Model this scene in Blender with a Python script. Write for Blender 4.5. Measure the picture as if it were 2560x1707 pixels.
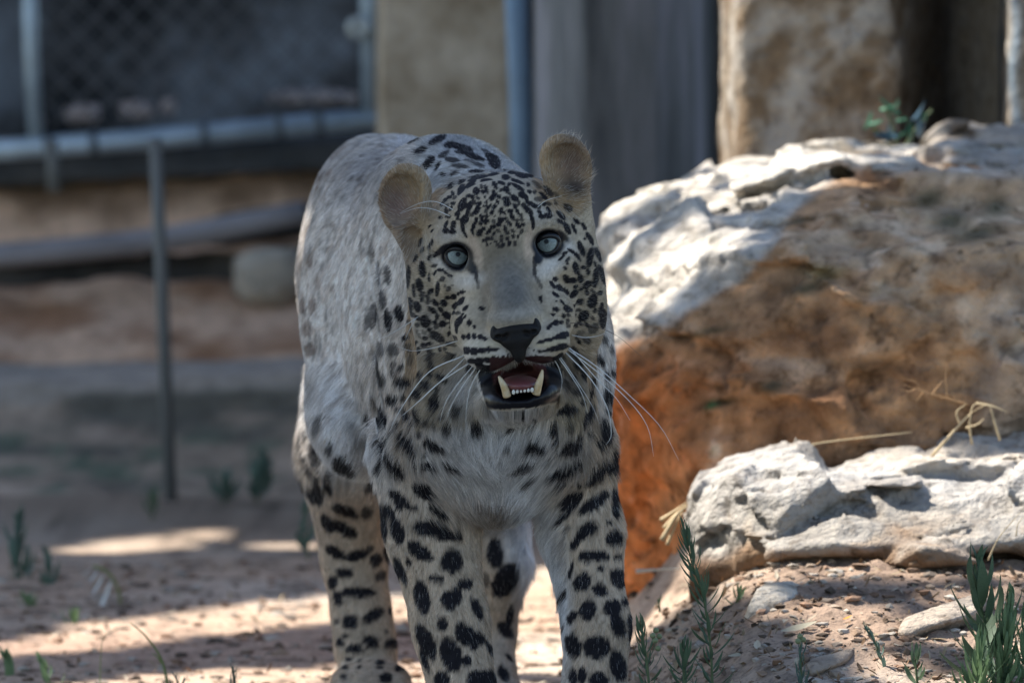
import bpy, bmesh, math, random
import numpy as np
from mathutils import Vector, Matrix
from mathutils.bvhtree import BVHTree
R = math.radians
for o in list(bpy.data.objects): bpy.data.objects.remove(o)
SC = bpy.context.scene; COL = SC.collection
rng = np.random.default_rng(7); random.seed(7)

# ------------------------------------------------ camera, sky, sun, exposure
CAMH, CAMY, PITCH, LENS = 0.90, -7.70, R(3.22), 250.0
F = LENS/36.0*2560.0
cam_d = bpy.data.cameras.new('camera'); cam = bpy.data.objects.new('camera', cam_d); COL.objects.link(cam)
cam.location = (0, CAMY, CAMH); cam.rotation_euler = (R(90)-PITCH, 0, 0)
cam_d.lens = LENS; cam_d.sensor_width = 36.0; cam_d.clip_start = 0.5; cam_d.clip_end = 500
cam_d.dof.use_dof = True; cam_d.dof.focus_distance = 7.72; cam_d.dof.aperture_fstop = 6.6
SC.camera = cam
SUN_EL, SUN_AZ = R(55), R(-65)           # towards the sun: azimuth from +Y, negative is left
S = Vector((math.sin(SUN_AZ)*math.cos(SUN_EL), math.cos(SUN_AZ)*math.cos(SUN_EL), math.sin(SUN_EL)))
w = bpy.data.worlds.new('World'); SC.world = w; w.use_nodes = True
nt = w.node_tree; bg = nt.nodes['Background']
sky = nt.nodes.new('ShaderNodeTexSky'); sky.sky_type = 'NISHITA'; sky.sun_disc = False
sky.sun_elevation = SUN_EL; sky.sun_rotation = SUN_AZ; sky.air_density = 1.0; sky.dust_density = 0.6
nt.links.new(sky.outputs[0], bg.inputs[0]); bg.inputs[1].default_value = 0.11
sd = bpy.data.lights.new('sun', 'SUN'); so = bpy.data.objects.new('sun', sd); COL.objects.link(so)
sd.energy = 5.0; sd.angle = R(0.5); sd.color = (1.0, 0.95, 0.87)
so.rotation_euler = S.to_track_quat('Z', 'Y').to_euler(); so.location = S*20
SC.view_settings.view_transform = 'Standard'; SC.view_settings.look = 'None'
SC.view_settings.exposure = 1.28; SC.view_settings.gamma = 1.0
SC.view_settings.use_curve_mapping = False
SC.cycles.max_bounces = 6; SC.cycles.diffuse_bounces = 3; SC.cycles.glossy_bounces = 2
SC.cycles.transmission_bounces = 3; SC.cycles.transparent_max_bounces = 8
SC.cycles.caustics_reflective = False; SC.cycles.caustics_refractive = False

# ------------------------------------------------ pixel <-> place helpers (only used to lay the place out)
cP, sP = math.cos(PITCH), math.sin(PITCH)
def at(u, v, y):
    """point of the ray through photo pixel (u, v) at world depth y"""
    a = (np.asarray(u, float)-1280)/F; b = -(np.asarray(v, float)-853.5)/F
    dy = cP+b*sP; dz = -sP+b*cP
    t = (y-CAMY)/dy
    return np.stack([a*t, np.zeros_like(t)+y, CAMH+dz*t], -1)
def pv(u, v, y): return Vector([float(c) for c in at(u, v, y)])
K = 7.70/F                                # metres per photo pixel at the animal's head
def uvd(p):
    """photo pixel and depth (in head pixels) of points"""
    y = p[..., 1]-CAMY; z = p[..., 2]-CAMH
    f = y*cP-z*sP; up = y*sP+z*cP
    return 1280+F*p[..., 0]/f, 853.5-F*up/f, p[..., 1]/K

# ------------------------------------------------ noise, surface nets
def _h(ix, iy, iz, s):
    n = (ix*374761393+iy*668265263+iz*2147483647+s*974634777) & 0xffffffff
    n = ((n ^ (n >> 13))*1274126177) & 0xffffffff
    return ((n ^ (n >> 16)) & 0xffff).astype(np.float32)/65535.0
def vnoise(p, s=0):
    p = np.asarray(p, np.float32); i = np.floor(p).astype(np.int64); f = p-i; f = f*f*(3-2*f)
    x, y, z = i[..., 0], i[..., 1], i[..., 2]; fx, fy, fz = f[..., 0], f[..., 1], f[..., 2]
    def L(a, b, t): return a+(b-a)*t
    a = L(_h(x, y, z, s), _h(x+1, y, z, s), fx); b = L(_h(x, y+1, z, s), _h(x+1, y+1, z, s), fx)
    c = L(_h(x, y, z+1, s), _h(x+1, y, z+1, s), fx); d = L(_h(x, y+1, z+1, s), _h(x+1, y+1, z+1, s), fx)
    return L(L(a, b, fy), L(c, d, fy), fz)*2-1
def fbm(p, sc, oct=4, s=0, g=0.5):
    p = np.asarray(p, np.float32)/sc; o = 0; a = 1; t = 0
    for k in range(oct): o = o+a*vnoise(p*(2.03**k)+k*7.3, s+k); t += a; a *= g
    return o/t
def facet(P, sc, s=0, sq=(1, 1, 1)):
    """blocky broken-stone relief: every cell of a jittered lattice gets its own tilted plane"""
    Q = (np.asarray(P, np.float32)*np.array(sq, np.float32))/sc; I = np.floor(Q).astype(np.int64); best = np.full(len(Q), 9.0, np.float32); out = np.zeros(len(Q), np.float32)
    for a in (-1, 0, 1):
        for b in (-1, 0, 1):
            for c in (-1, 0, 1):
                x, y, z = I[:, 0]+a, I[:, 1]+b, I[:, 2]+c
                h = [_h(x, y, z, s+k) for k in range(6)]
                dx, dy, dz = Q[:, 0]-x-h[0], Q[:, 1]-y-h[1], Q[:, 2]-z-h[2]; d = dx*dx+dy*dy+dz*dz; m = d < best
                best[m] = d[m]; out[m] = ((h[3]-.5)*2*dx+(h[4]-.5)*2*dy+(h[5]-.5)*2*dz+(h[3]+h[5]-1)*0.9)[m]
    return out
def nets(V, X, Y, Z):
    """surface nets over a rectilinear grid: verts, quads"""
    s = V < 0
    c = np.zeros(tuple(n-1 for n in V.shape), np.uint8)
    for i in (0, 1):
        for j in (0, 1):
            for k in (0, 1):
                c += s[i:V.shape[0]-1+i, j:V.shape[1]-1+j, k:V.shape[2]-1+k]
    m = (c > 0) & (c < 8); idx = np.full(m.shape, -1, np.int64); I, J, Kk = np.nonzero(m); idx[m] = np.arange(len(I))
    acc = np.zeros((len(I), 3)); cnt = np.zeros(len(I))
    cs = [(0,0,0),(1,0,0),(0,1,0),(1,1,0),(0,0,1),(1,0,1),(0,1,1),(1,1,1)]
    for a in range(8):
        for b in range(a+1, 8):
            if sum(abs(cs[a][q]-cs[b][q]) for q in range(3)) != 1: continue
            A, B = cs[a], cs[b]
            va = V[I+A[0], J+A[1], Kk+A[2]]; vb = V[I+B[0], J+B[1], Kk+B[2]]
            x = (va < 0) != (vb < 0); t = np.where(x, va/np.where(x, va-vb, 1), 0)
            pa = np.stack([X[I+A[0]], Y[J+A[1]], Z[Kk+A[2]]], -1); pb = np.stack([X[I+B[0]], Y[J+B[1]], Z[Kk+B[2]]], -1)
            acc += np.where(x[:, None], pa+(pb-pa)*t[:, None], 0); cnt += x
    P = acc/cnt[:, None]; Q = []
    for ax in range(3):
        e0 = [slice(None)]*3; e1 = [slice(None)]*3; e0[ax] = slice(0, -1); e1[ax] = slice(1, None)
        a = s[tuple(e0)]; b = s[tuple(e1)]; x = a != b
        o1, o2 = [q for q in range(3) if q != ax]
        sl = [slice(None)]*3; sl[o1] = slice(1, -1); sl[o2] = slice(1, -1); x2 = np.zeros_like(x); x2[tuple(sl)] = x[tuple(sl)]
        e = np.stack(np.nonzero(x2), -1)
        def cell(d1, d2):
            q = e.copy(); q[:, o1] -= d1; q[:, o2] -= d2; return idx[q[:, 0], q[:, 1], q[:, 2]]
        q = np.stack([cell(1, 1), cell(0, 1), cell(0, 0), cell(1, 0)], -1)
        fl = a[e[:, 0], e[:, 1], e[:, 2]]
        if ax == 1: fl = ~fl
        q[~fl] = q[~fl][:, ::-1]; Q.append(q)
    Q = np.concatenate(Q); Q = Q[(Q >= 0).all(1)]
    return P, Q
def smin(a, b, k):
    if k <= 0: return np.minimum(a, b)
    h = np.maximum(k-np.abs(a-b), 0)/k
    return np.minimum(a, b)-h*h*k*0.25
def smax(a, b, k): return -smin(-a, -b, k)
class Field:
    def __init__(s, X, Y, Z):
        s.X, s.Y, s.Z = X, Y, Z; s.V = np.full((len(X), len(Y), len(Z)), 0.12, np.float32)
    def sub(s, lo, hi):
        r = []
        for A, a, b in ((s.X, lo[0], hi[0]), (s.Y, lo[1], hi[1]), (s.Z, lo[2], hi[2])):
            i = max(int(np.searchsorted(A, a))-1, 0); j = min(int(np.searchsorted(A, b))+1, len(A)); r.append((i, max(j, i)))
        return r
    def op(s, c, rad, fn, k, cut=False):
        m = rad+k+0.03
        (a, b), (c0, d), (e, f) = s.sub([c[0]-m, c[1]-m, c[2]-m], [c[0]+m, c[1]+m, c[2]+m])
        if b <= a or d <= c0 or f <= e: return
        P = [s.X[a:b, None, None], s.Y[None, c0:d, None], s.Z[None, None, e:f]]
        D = fn(*P); v = s.V[a:b, c0:d, e:f]
        s.V[a:b, c0:d, e:f] = smax(v, -D, k) if cut else smin(v, D, k)
    def ell(s, c, r, Rm=None, k=0.01, cut=False):
        """ellipsoid: centre, radii, rows of Rm are its axes"""
        c = np.array(c, float); r = np.array(r, float)
        if Rm is None: Rm = np.eye(3)
        def fn(x, y, z):
            dx, dy, dz = x-c[0], y-c[1], z-c[2]
            q = [(Rm[i][0]*dx+Rm[i][1]*dy+Rm[i][2]*dz) for i in range(3)]
            k0 = np.sqrt(sum((q[i]/r[i])**2 for i in range(3))); k1 = np.sqrt(sum((q[i]/r[i]**2)**2 for i in range(3)))
            return k0*(k0-1)/np.maximum(k1, 1e-6)
        s.op(c, r.max(), fn, k, cut)
    def cone(s, a, b, ra, rb, k=0.01, cut=False, sx=1.0):
        a = np.array(a, float); b = np.array(b, float); ab = b-a; L2 = (ab**2).sum()
        def fn(x, y, z):
            dx, dy, dz = x-a[0], y-a[1], z-a[2]
            t = np.clip((dx*ab[0]+dy*ab[1]+dz*ab[2])/L2, 0, 1)
            return np.sqrt(((dx-t*ab[0])/sx)**2+(dy-t*ab[1])**2+(dz-t*ab[2])**2)-(ra+(rb-ra)*t)
        s.op((a+b)/2, math.sqrt(L2)/2+max(ra, rb)*max(1, sx), fn, k, cut)

# ------------------------------------------------ object helpers
def tag(o, label=None, cat=None, group=None, kind=None):
    for k, v in (('label', label), ('category', cat), ('group', group), ('kind', kind)):
        if v: o[k] = v
    return o
def empty(name, loc=(0, 0, 0), parent=None):
    o = bpy.data.objects.new(name, None); COL.objects.link(o); o.location = loc; o.parent = parent; o.empty_display_size = 0.05
    return o
def mesh_obj(name, V, Fc, mat=None, parent=None, smooth=True):
    me = bpy.data.meshes.new(name)
    me.from_pydata([tuple(map(float, v)) for v in V] if not isinstance(V, np.ndarray) else V.tolist(), [], Fc.tolist() if isinstance(Fc, np.ndarray) else Fc)
    if smooth: me.polygons.foreach_set('use_smooth', [True]*len(me.polygons))
    me.update(); o = bpy.data.objects.new(name, me); COL.objects.link(o)
    if mat: me.materials.append(mat)
    if parent is not None: o.parent = parent; o.matrix_parent_inverse = Matrix.Translation(-parent.location)
    return o
def vcol(o, C, name='col'):
    C = np.asarray(C, np.float32)
    if C.shape[1] == 3: C = np.concatenate([C, np.ones((len(C), 1), np.float32)], 1)
    a = o.data.attributes.new(name, 'FLOAT_COLOR', 'POINT'); a.data.foreach_set('color', C.ravel())
def vnormals(o):
    n = np.empty(len(o.data.vertices)*3, np.float32); o.data.vertices.foreach_get('normal', n); return n.reshape(-1, 3)
def tube(pts, rads, n=8):
    pts = [Vector(p) for p in pts]; V, Fc = [], []
    for i, p in enumerate(pts):
        t = (pts[min(i+1, len(pts)-1)]-pts[max(i-1, 0)]).normalized()
        a = t.cross(Vector((0, 1, 0.013))); a = a.normalized() if a.length > 1e-4 else Vector((1, 0, 0)); b = t.cross(a).normalized()
        for j in range(n):
            an = 2*math.pi*j/n; V.append(p+(a*math.cos(an)+b*math.sin(an))*rads[i])
    for i in range(len(pts)-1):
        for j in range(n):
            k = (j+1) % n; Fc.append((i*n+j, i*n+k, (i+1)*n+k, (i+1)*n+j))
    Fc.append(tuple(range(n))[::-1]); Fc.append(tuple((len(pts)-1)*n+j for j in range(n)))
    return V, Fc
def smooth_path(P, n):
    """Catmull-Rom through the points"""
    P = [np.array(p, float) for p in P]; P = [2*P[0]-P[1]]+P+[2*P[-1]-P[-2]]; out = []
    segs = len(P)-3
    for i in range(n):
        t = i/(n-1)*segs; k = min(int(t), segs-1); t -= k; a, b, c, d = P[k:k+4]
        out.append(0.5*((2*b)+(-a+c)*t+(2*a-5*b+4*c-d)*t*t+(-a+3*b-3*c+d)*t**3))
    return out
def join(parts):
    V, Fc = [], []
    for v, f in parts:
        n = len(V); V += [tuple(x) for x in v]; Fc += [tuple(i+n for i in g) for g in f]
    return V, Fc
def box(lo, hi):
    x0, y0, z0 = lo; x1, y1, z1 = hi
    V = [(x0,y0,z0),(x1,y0,z0),(x1,y1,z0),(x0,y1,z0),(x0,y0,z1),(x1,y0,z1),(x1,y1,z1),(x0,y1,z1)]
    return V, [(0,3,2,1),(4,5,6,7),(0,1,5,4),(1,2,6,5),(2,3,7,6),(3,0,4,7)]
def bevel(o, w=0.004, seg=2):
    m = o.modifiers.new('bevel', 'BEVEL'); m.width = w; m.segments = seg; m.limit_method = 'ANGLE'; return o

# ------------------------------------------------ materials
def mat(name, col=(0.5, 0.5, 0.5), rough=0.8, spec=0.3, attr=None, noise=None, bump=None, metal=0.0, cols=None, coat=0.0, streak=None, transl=0.0):
    """procedural principled material: attr = colour attribute; noise=(scale, amount); cols=[(c, pos)] ramp over noise; bump=(scale, strength, dist)"""
    m = bpy.data.materials.new(name); m.use_nodes = True; n = m.node_tree; B = n.nodes['Principled BSDF']
    B.inputs['Roughness'].default_value = rough; B.inputs['Specular IOR Level'].default_value = spec
    B.inputs['Metallic'].default_value = metal; B.inputs['Coat Weight'].default_value = coat
    tc = n.nodes.new('ShaderNodeTexCoord'); src = tc.outputs['Object']
    mp = n.nodes.new('ShaderNodeMapping'); n.links.new(src, mp.inputs[0]); src = mp.outputs[0]
    if streak: mp.inputs['Scale'].default_value = streak
    c = None
    if attr:
        a = n.nodes.new('ShaderNodeAttribute'); a.attribute_name = attr; c = a.outputs['Color']
    else:
        rgb = n.nodes.new('ShaderNodeRGB'); rgb.outputs[0].default_value = (*col, 1); c = rgb.outputs[0]
    if noise:
        t = n.nodes.new('ShaderNodeTexNoise'); t.inputs['Scale'].default_value = noise[0]; t.inputs['Detail'].default_value = 8; t.inputs['Roughness'].default_value = 0.65
        n.links.new(src, t.inputs['Vector'])
        if cols:
            r = n.nodes.new('ShaderNodeValToRGB'); r.color_ramp.elements[0].color = (*cols[0][0], 1); r.color_ramp.elements[0].position = cols[0][1]
            r.color_ramp.elements[1].color = (*cols[-1][0], 1); r.color_ramp.elements[1].position = cols[-1][1]
            for cc, pp in cols[1:-1]: e = r.color_ramp.elements.new(pp); e.color = (*cc, 1)
            n.links.new(t.outputs[0], r.inputs[0]); c2 = r.outputs[0]
            if attr:
                mx = n.nodes.new('ShaderNodeMix'); mx.data_type = 'RGBA'; mx.blend_type = 'MULTIPLY'; mx.inputs[0].default_value = 1
                n.links.new(c, mx.inputs[6]); n.links.new(c2, mx.inputs[7]); c = mx.outputs[2]
            else: c = c2
        else:
            mr = n.nodes.new('ShaderNodeMapRange'); mr.inputs[1].default_value = 0.25; mr.inputs[2].default_value = 0.75
            mr.inputs[3].default_value = 1-noise[1]; mr.inputs[4].default_value = 1+noise[1]*0.6; n.links.new(t.outputs[0], mr.inputs[0])
            mx = n.nodes.new('ShaderNodeVectorMath'); mx.operation = 'SCALE'; n.links.new(c, mx.inputs[0]); n.links.new(mr.outputs[0], mx.inputs[3]); c = mx.outputs[0]
    n.links.new(c, B.inputs['Base Color'])
    if bump:
        t = n.nodes.new('ShaderNodeTexNoise'); t.inputs['Scale'].default_value = bump[0]; t.inputs['Detail'].default_value = 10; t.inputs['Roughness'].default_value = 0.6
        n.links.new(src, t.inputs['Vector']); b = n.nodes.new('ShaderNodeBump'); b.inputs['Strength'].default_value = bump[1]; b.inputs['Distance'].default_value = bump[2]
        n.links.new(t.outputs[0], b.inputs['Height']); n.links.new(b.outputs[0], B.inputs['Normal'])
    if transl > 0:
        tr = n.nodes.new('ShaderNodeBsdfTranslucent'); ms = n.nodes.new('ShaderNodeMixShader'); ms.inputs[0].default_value = transl
        n.links.new(c, tr.inputs[0]); n.links.new(B.outputs[0], ms.inputs[1]); n.links.new(tr.outputs[0], ms.inputs[2])
        n.links.new(ms.outputs[0], n.nodes['Material Output'].inputs[0])
    return m
NSTR = 620000
# ------------------------------------------------ the leopard
def Wp(u, v, d): return at(u, v, np.asarray(d, float)*K)
CR, SR = math.cos(R(8.5)), math.sin(R(8.5))
def HL(x, y, z): return Wp(1262+x*CR-z*SR, 690-x*SR-z*CR, y)
HR = [(CR, 0, SR), (0, 1, 0), (-SR, 0, CR)]
def rotm(ax, deg, M=HR):
    a = R(deg); c, s = math.cos(a), math.sin(a)
    q = {'x': [[1,0,0],[0,c,s],[0,-s,c]], 'y': [[c,0,s],[0,1,0],[-s,0,c]], 'z': [[c,s,0],[-s,c,0],[0,0,1]]}[ax]
    return (np.array(q) @ np.array(M)).tolist()
def axis(lo, hi, f0, f1, fine, coarse):
    a = list(np.arange(lo, f0, coarse))+list(np.arange(f0, f1, fine))+list(np.arange(f1, hi, coarse))
    return np.array(a)
def build_body():
    X = axis(-0.30, 0.19, -0.150, 0.120, 0.0021, 0.0055)
    Y = axis(-0.15, 1.15, -0.125, 0.115, 0.0024, 0.0065)
    Z = axis(-0.03, 0.74, 0.425, 0.722, 0.0021, 0.0055)
    f = Field(X, Y, Z)
    def E(u, v, d, rx, ry, rz, k=50, M=None, cut=False):
        s = (7.7+d*K)/7.7*K; f.ell(Wp(u, v, d), (rx*s, ry*s, rz*s), M, k*K, cut)
    def C(a, b, ra, rb, k=45, sx=1.0):
        sa = (7.7+a[2]*K)/7.7*K; sb = (7.7+b[2]*K)/7.7*K; f.cone(Wp(*a), Wp(*b), ra*sa, rb*sb, k*K, sx=sx)
    # trunk, rump, withers
    E(965, 690, 1750, 226, 330, 322, 60)
    E(935, 530, 1650, 150, 330, 190, 60)
    E(1000, 600, 1250, 190, 420, 258, 70)
    E(985, 770, 1250, 232, 420, 395, 80)
    E(1075, 760, 800, 225, 400, 405, 80)
    E(1115, 640, 620, 200, 300, 262, 80)
    E(1090, 470, 600, 125, 260, 108, 70)
    E(1250, 900, 430, 280, 260, 330, 80)          # chest
    E(1245, 1105, 330, 270, 200, 165, 70)
    E(1238, 1190, 360, 120, 170, 120, 60)
    E(1040, 900, 520, 92, 240, 330, 70)           # shoulder blades
    E(1432, 960, 480, 70, 240, 300, 70)
    E(905, 1020, 1150, 130, 420, 170, 60)         # belly side
    # neck and ruff
    E(1265, 760, 230, 225, 230, 260, 70)
    C((1262, 640, 200), (1150, 560, 560), 200, 200, 80)
    E(1250, 1000, 150, 215, 120, 180, 60)
    # near front leg (left in the photo)
    C((1045, 1130, 430), (1082, 1330, 410), 118, 112, 50)
    C((1082, 1330, 410), (1128, 1560, 370), 112, 92, 40)
    C((1128, 1560, 370), (1168, 1770, 330), 92, 84, 40)
    E(1175, 1855, 270, 98, 150, 52, 30)
    # other front leg
    C((1450, 1130, 420), (1458, 1330, 400), 84, 90, 50)
    C((1462, 1330, 400), (1490, 1560, 350), 94, 80, 40)
    C((1490, 1560, 350), (1482, 1770, 310), 80, 84, 40)
    E(1480, 1855, 250, 100, 150, 50, 30)
    C((1390, 1230, 400), (1455, 1420, 400), 72, 60, 40)
    for cx, d0 in ((1175, 270), (1480, 250)):
        for i, (dx, dd) in enumerate(((-66, 40), (-25, 0), (25, 0), (66, 40))): E(cx+dx, 1868, d0-115+dd, 27, 48, 34, 12)
    # hind leg, left
    E(868, 1060, 1800, 118, 240, 230, 60)
    C((856, 1150, 1780), (885, 1400, 1900), 108, 76, 50)
    C((887, 1400, 1900), (916, 1620, 1830), 74, 80, 40)
    E(928, 1705, 1740, 100, 150, 58, 30)
    for dx in (-68, -24, 24, 66): E(928+dx, 1718, 1618+abs(dx)*0.4, 27, 50, 36, 12)
    # hind leg seen between the front legs
    E(1150, 1060, 1760, 120, 240, 230, 60)
    C((1230, 1180, 1700), (1262, 1410, 1600), 100, 62, 50)
    C((1262, 1410, 1600), (1236, 1580, 1700), 60, 46, 40)
    C((1236, 1580, 1700), (1240, 1690, 1620), 46, 50, 40)
    E(1240, 1745, 1540, 85, 130, 45, 30)
    # tail, hidden behind the animal
    C((985, 520, 2000), (1000, 900, 2350), 50, 42, 60); C((1000, 900, 2350), (1010, 1350, 2420), 42, 38, 20)
    # ---- head
    def EH(x, y, z, rx, ry, rz, k=22, M=HR, cut=False): f.ell(HL(x, y, z), (rx*K, ry*K, rz*K), M, k*K, cut)
    def CH(a, b, ra, rb, k=22, sx=1.0): f.cone(HL(*a), HL(*b), ra*K, rb*K, k*K, sx=sx)
    EH(0, 145, 95, 198, 215, 162, 30)                      # skull
    for s in (-1, 1):
        EH(s*135, 120, 25, 108, 135, 150, 40)              # cheeks
        EH(s*138, 150, -95, 102, 125, 150, 50)             # jowls
        EH(s*108, -6, 108, 58, 62, 44, 30)                  # brows
        EH(s*100, 10, 5, 75, 70, 50, 30)                   # cheek bones
        EH(s*64+4, -125, -178, 70, 74, 52, 16)             # whisker pads
        EH(s*88+3, -45, -112, 68, 95, 78, 26)
    EH(0, -20, 150, 110, 90, 90, 50)                       # forehead
    CH((0, -40, 70), (6, -158, -88), 50, 48, 40, 1.08)     # bridge of the nose
    EH(6, -160, -112, 62, 42, 42, 24)
    for s in (-1, 1): EH(s*66+3, -52, -20, 44, 60, 95, 34)
    EH(2, -48, 110, 80, 60, 80, 60)
    EH(-4, -40, -300, 100, 108, 46, 22)                    # lower jaw
    EH(-6, 40, -300, 110, 120, 62, 30)
    EH(-8, -100, -312, 76, 52, 32, 14)
    EH(0, -112, -262, 70, 105, 50, 10, cut=True)           # mouth
    EH(0, -60, -255, 60, 120, 36, 10, cut=True)
    EH(6, -205, -205, 5, 26, 34, 8, cut=True)              # philtrum
    for s, (eu, ev) in ((-1, (1143, 640)), (1, (1370, 608))):
        f.ell(Wp(eu, ev, -58), (33*K, 44*K, 30*K), HR, 10*K, True)
    # ears: cupped discs
    Ml = rotm('x', 12, rotm('z', 22)); Mr = rotm('x', 10, rotm('z', -18))
    f.ell(Wp(1013, 488, 62), (71*K, 34*K, 81*K), rotm('y', -12, Ml), 16*K)
    f.cone(Wp(1020, 540, 70), Wp(1062, 645, 85), 56*K, 40*K, 26*K)
    f.ell(Wp(1413, 408, 60), (66*K, 34*K, 75*K), rotm('y', 4, Mr), 16*K)
    f.cone(Wp(1418, 450, 70), Wp(1432, 560, 90), 54*K, 52*K, 26*K)
    f.ell(Wp(1002, 500, 34), (54*K, 38*K, 66*K), rotm('y', -14, Ml), 12*K, True)
    f.ell(Wp(1028, 610, 40), (30*K, 18*K, 50*K), rotm('y', -14, Ml), 12*K, True)
    f.ell(Wp(1421, 415, 32), (50*K, 38*K, 60*K), rotm('y', 6, Mr), 12*K, True)
    # loose skin folds along the neck and a slight unevenness everywhere
    gx, gy, gz = np.meshgrid(X, Y, Z, indexing='ij', sparse=True)
    near = np.abs(f.V) < 0.02; I = np.nonzero(near); P = np.stack([X[I[0]], Y[I[1]], Z[I[2]]], -1)
    u, v, d = uvd(P)
    hd = np.clip((d-150)/150, 0, 1)
    am = 0.0022*fbm(P, 0.05, 2, 3)*(0.25+hd)
    fold = np.sin((u-0.16*(v-800))*2*math.pi/21.0)*np.exp(-((u-932-0.06*(v-800))/26.0)**2)*np.clip((v-560)/120, 0, 1)*np.clip((1190-v)/120, 0, 1)*(d > 150)
    f.V[I] += am+0.0030*fold
    V, Q = nets(f.V, X, Y, Z)
    return V, Q
BV, BQ = build_body()
print('body', len(BV), len(BQ))
leo = empty('leopard', (0.0, 0.35, 0.0))
tag(leo, 'spotted leopard standing with head low, mouth open and pale eyes on the camera', 'leopard')
body = mesh_obj('body', BV, BQ, None, leo)
BN = vnormals(body)

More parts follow.
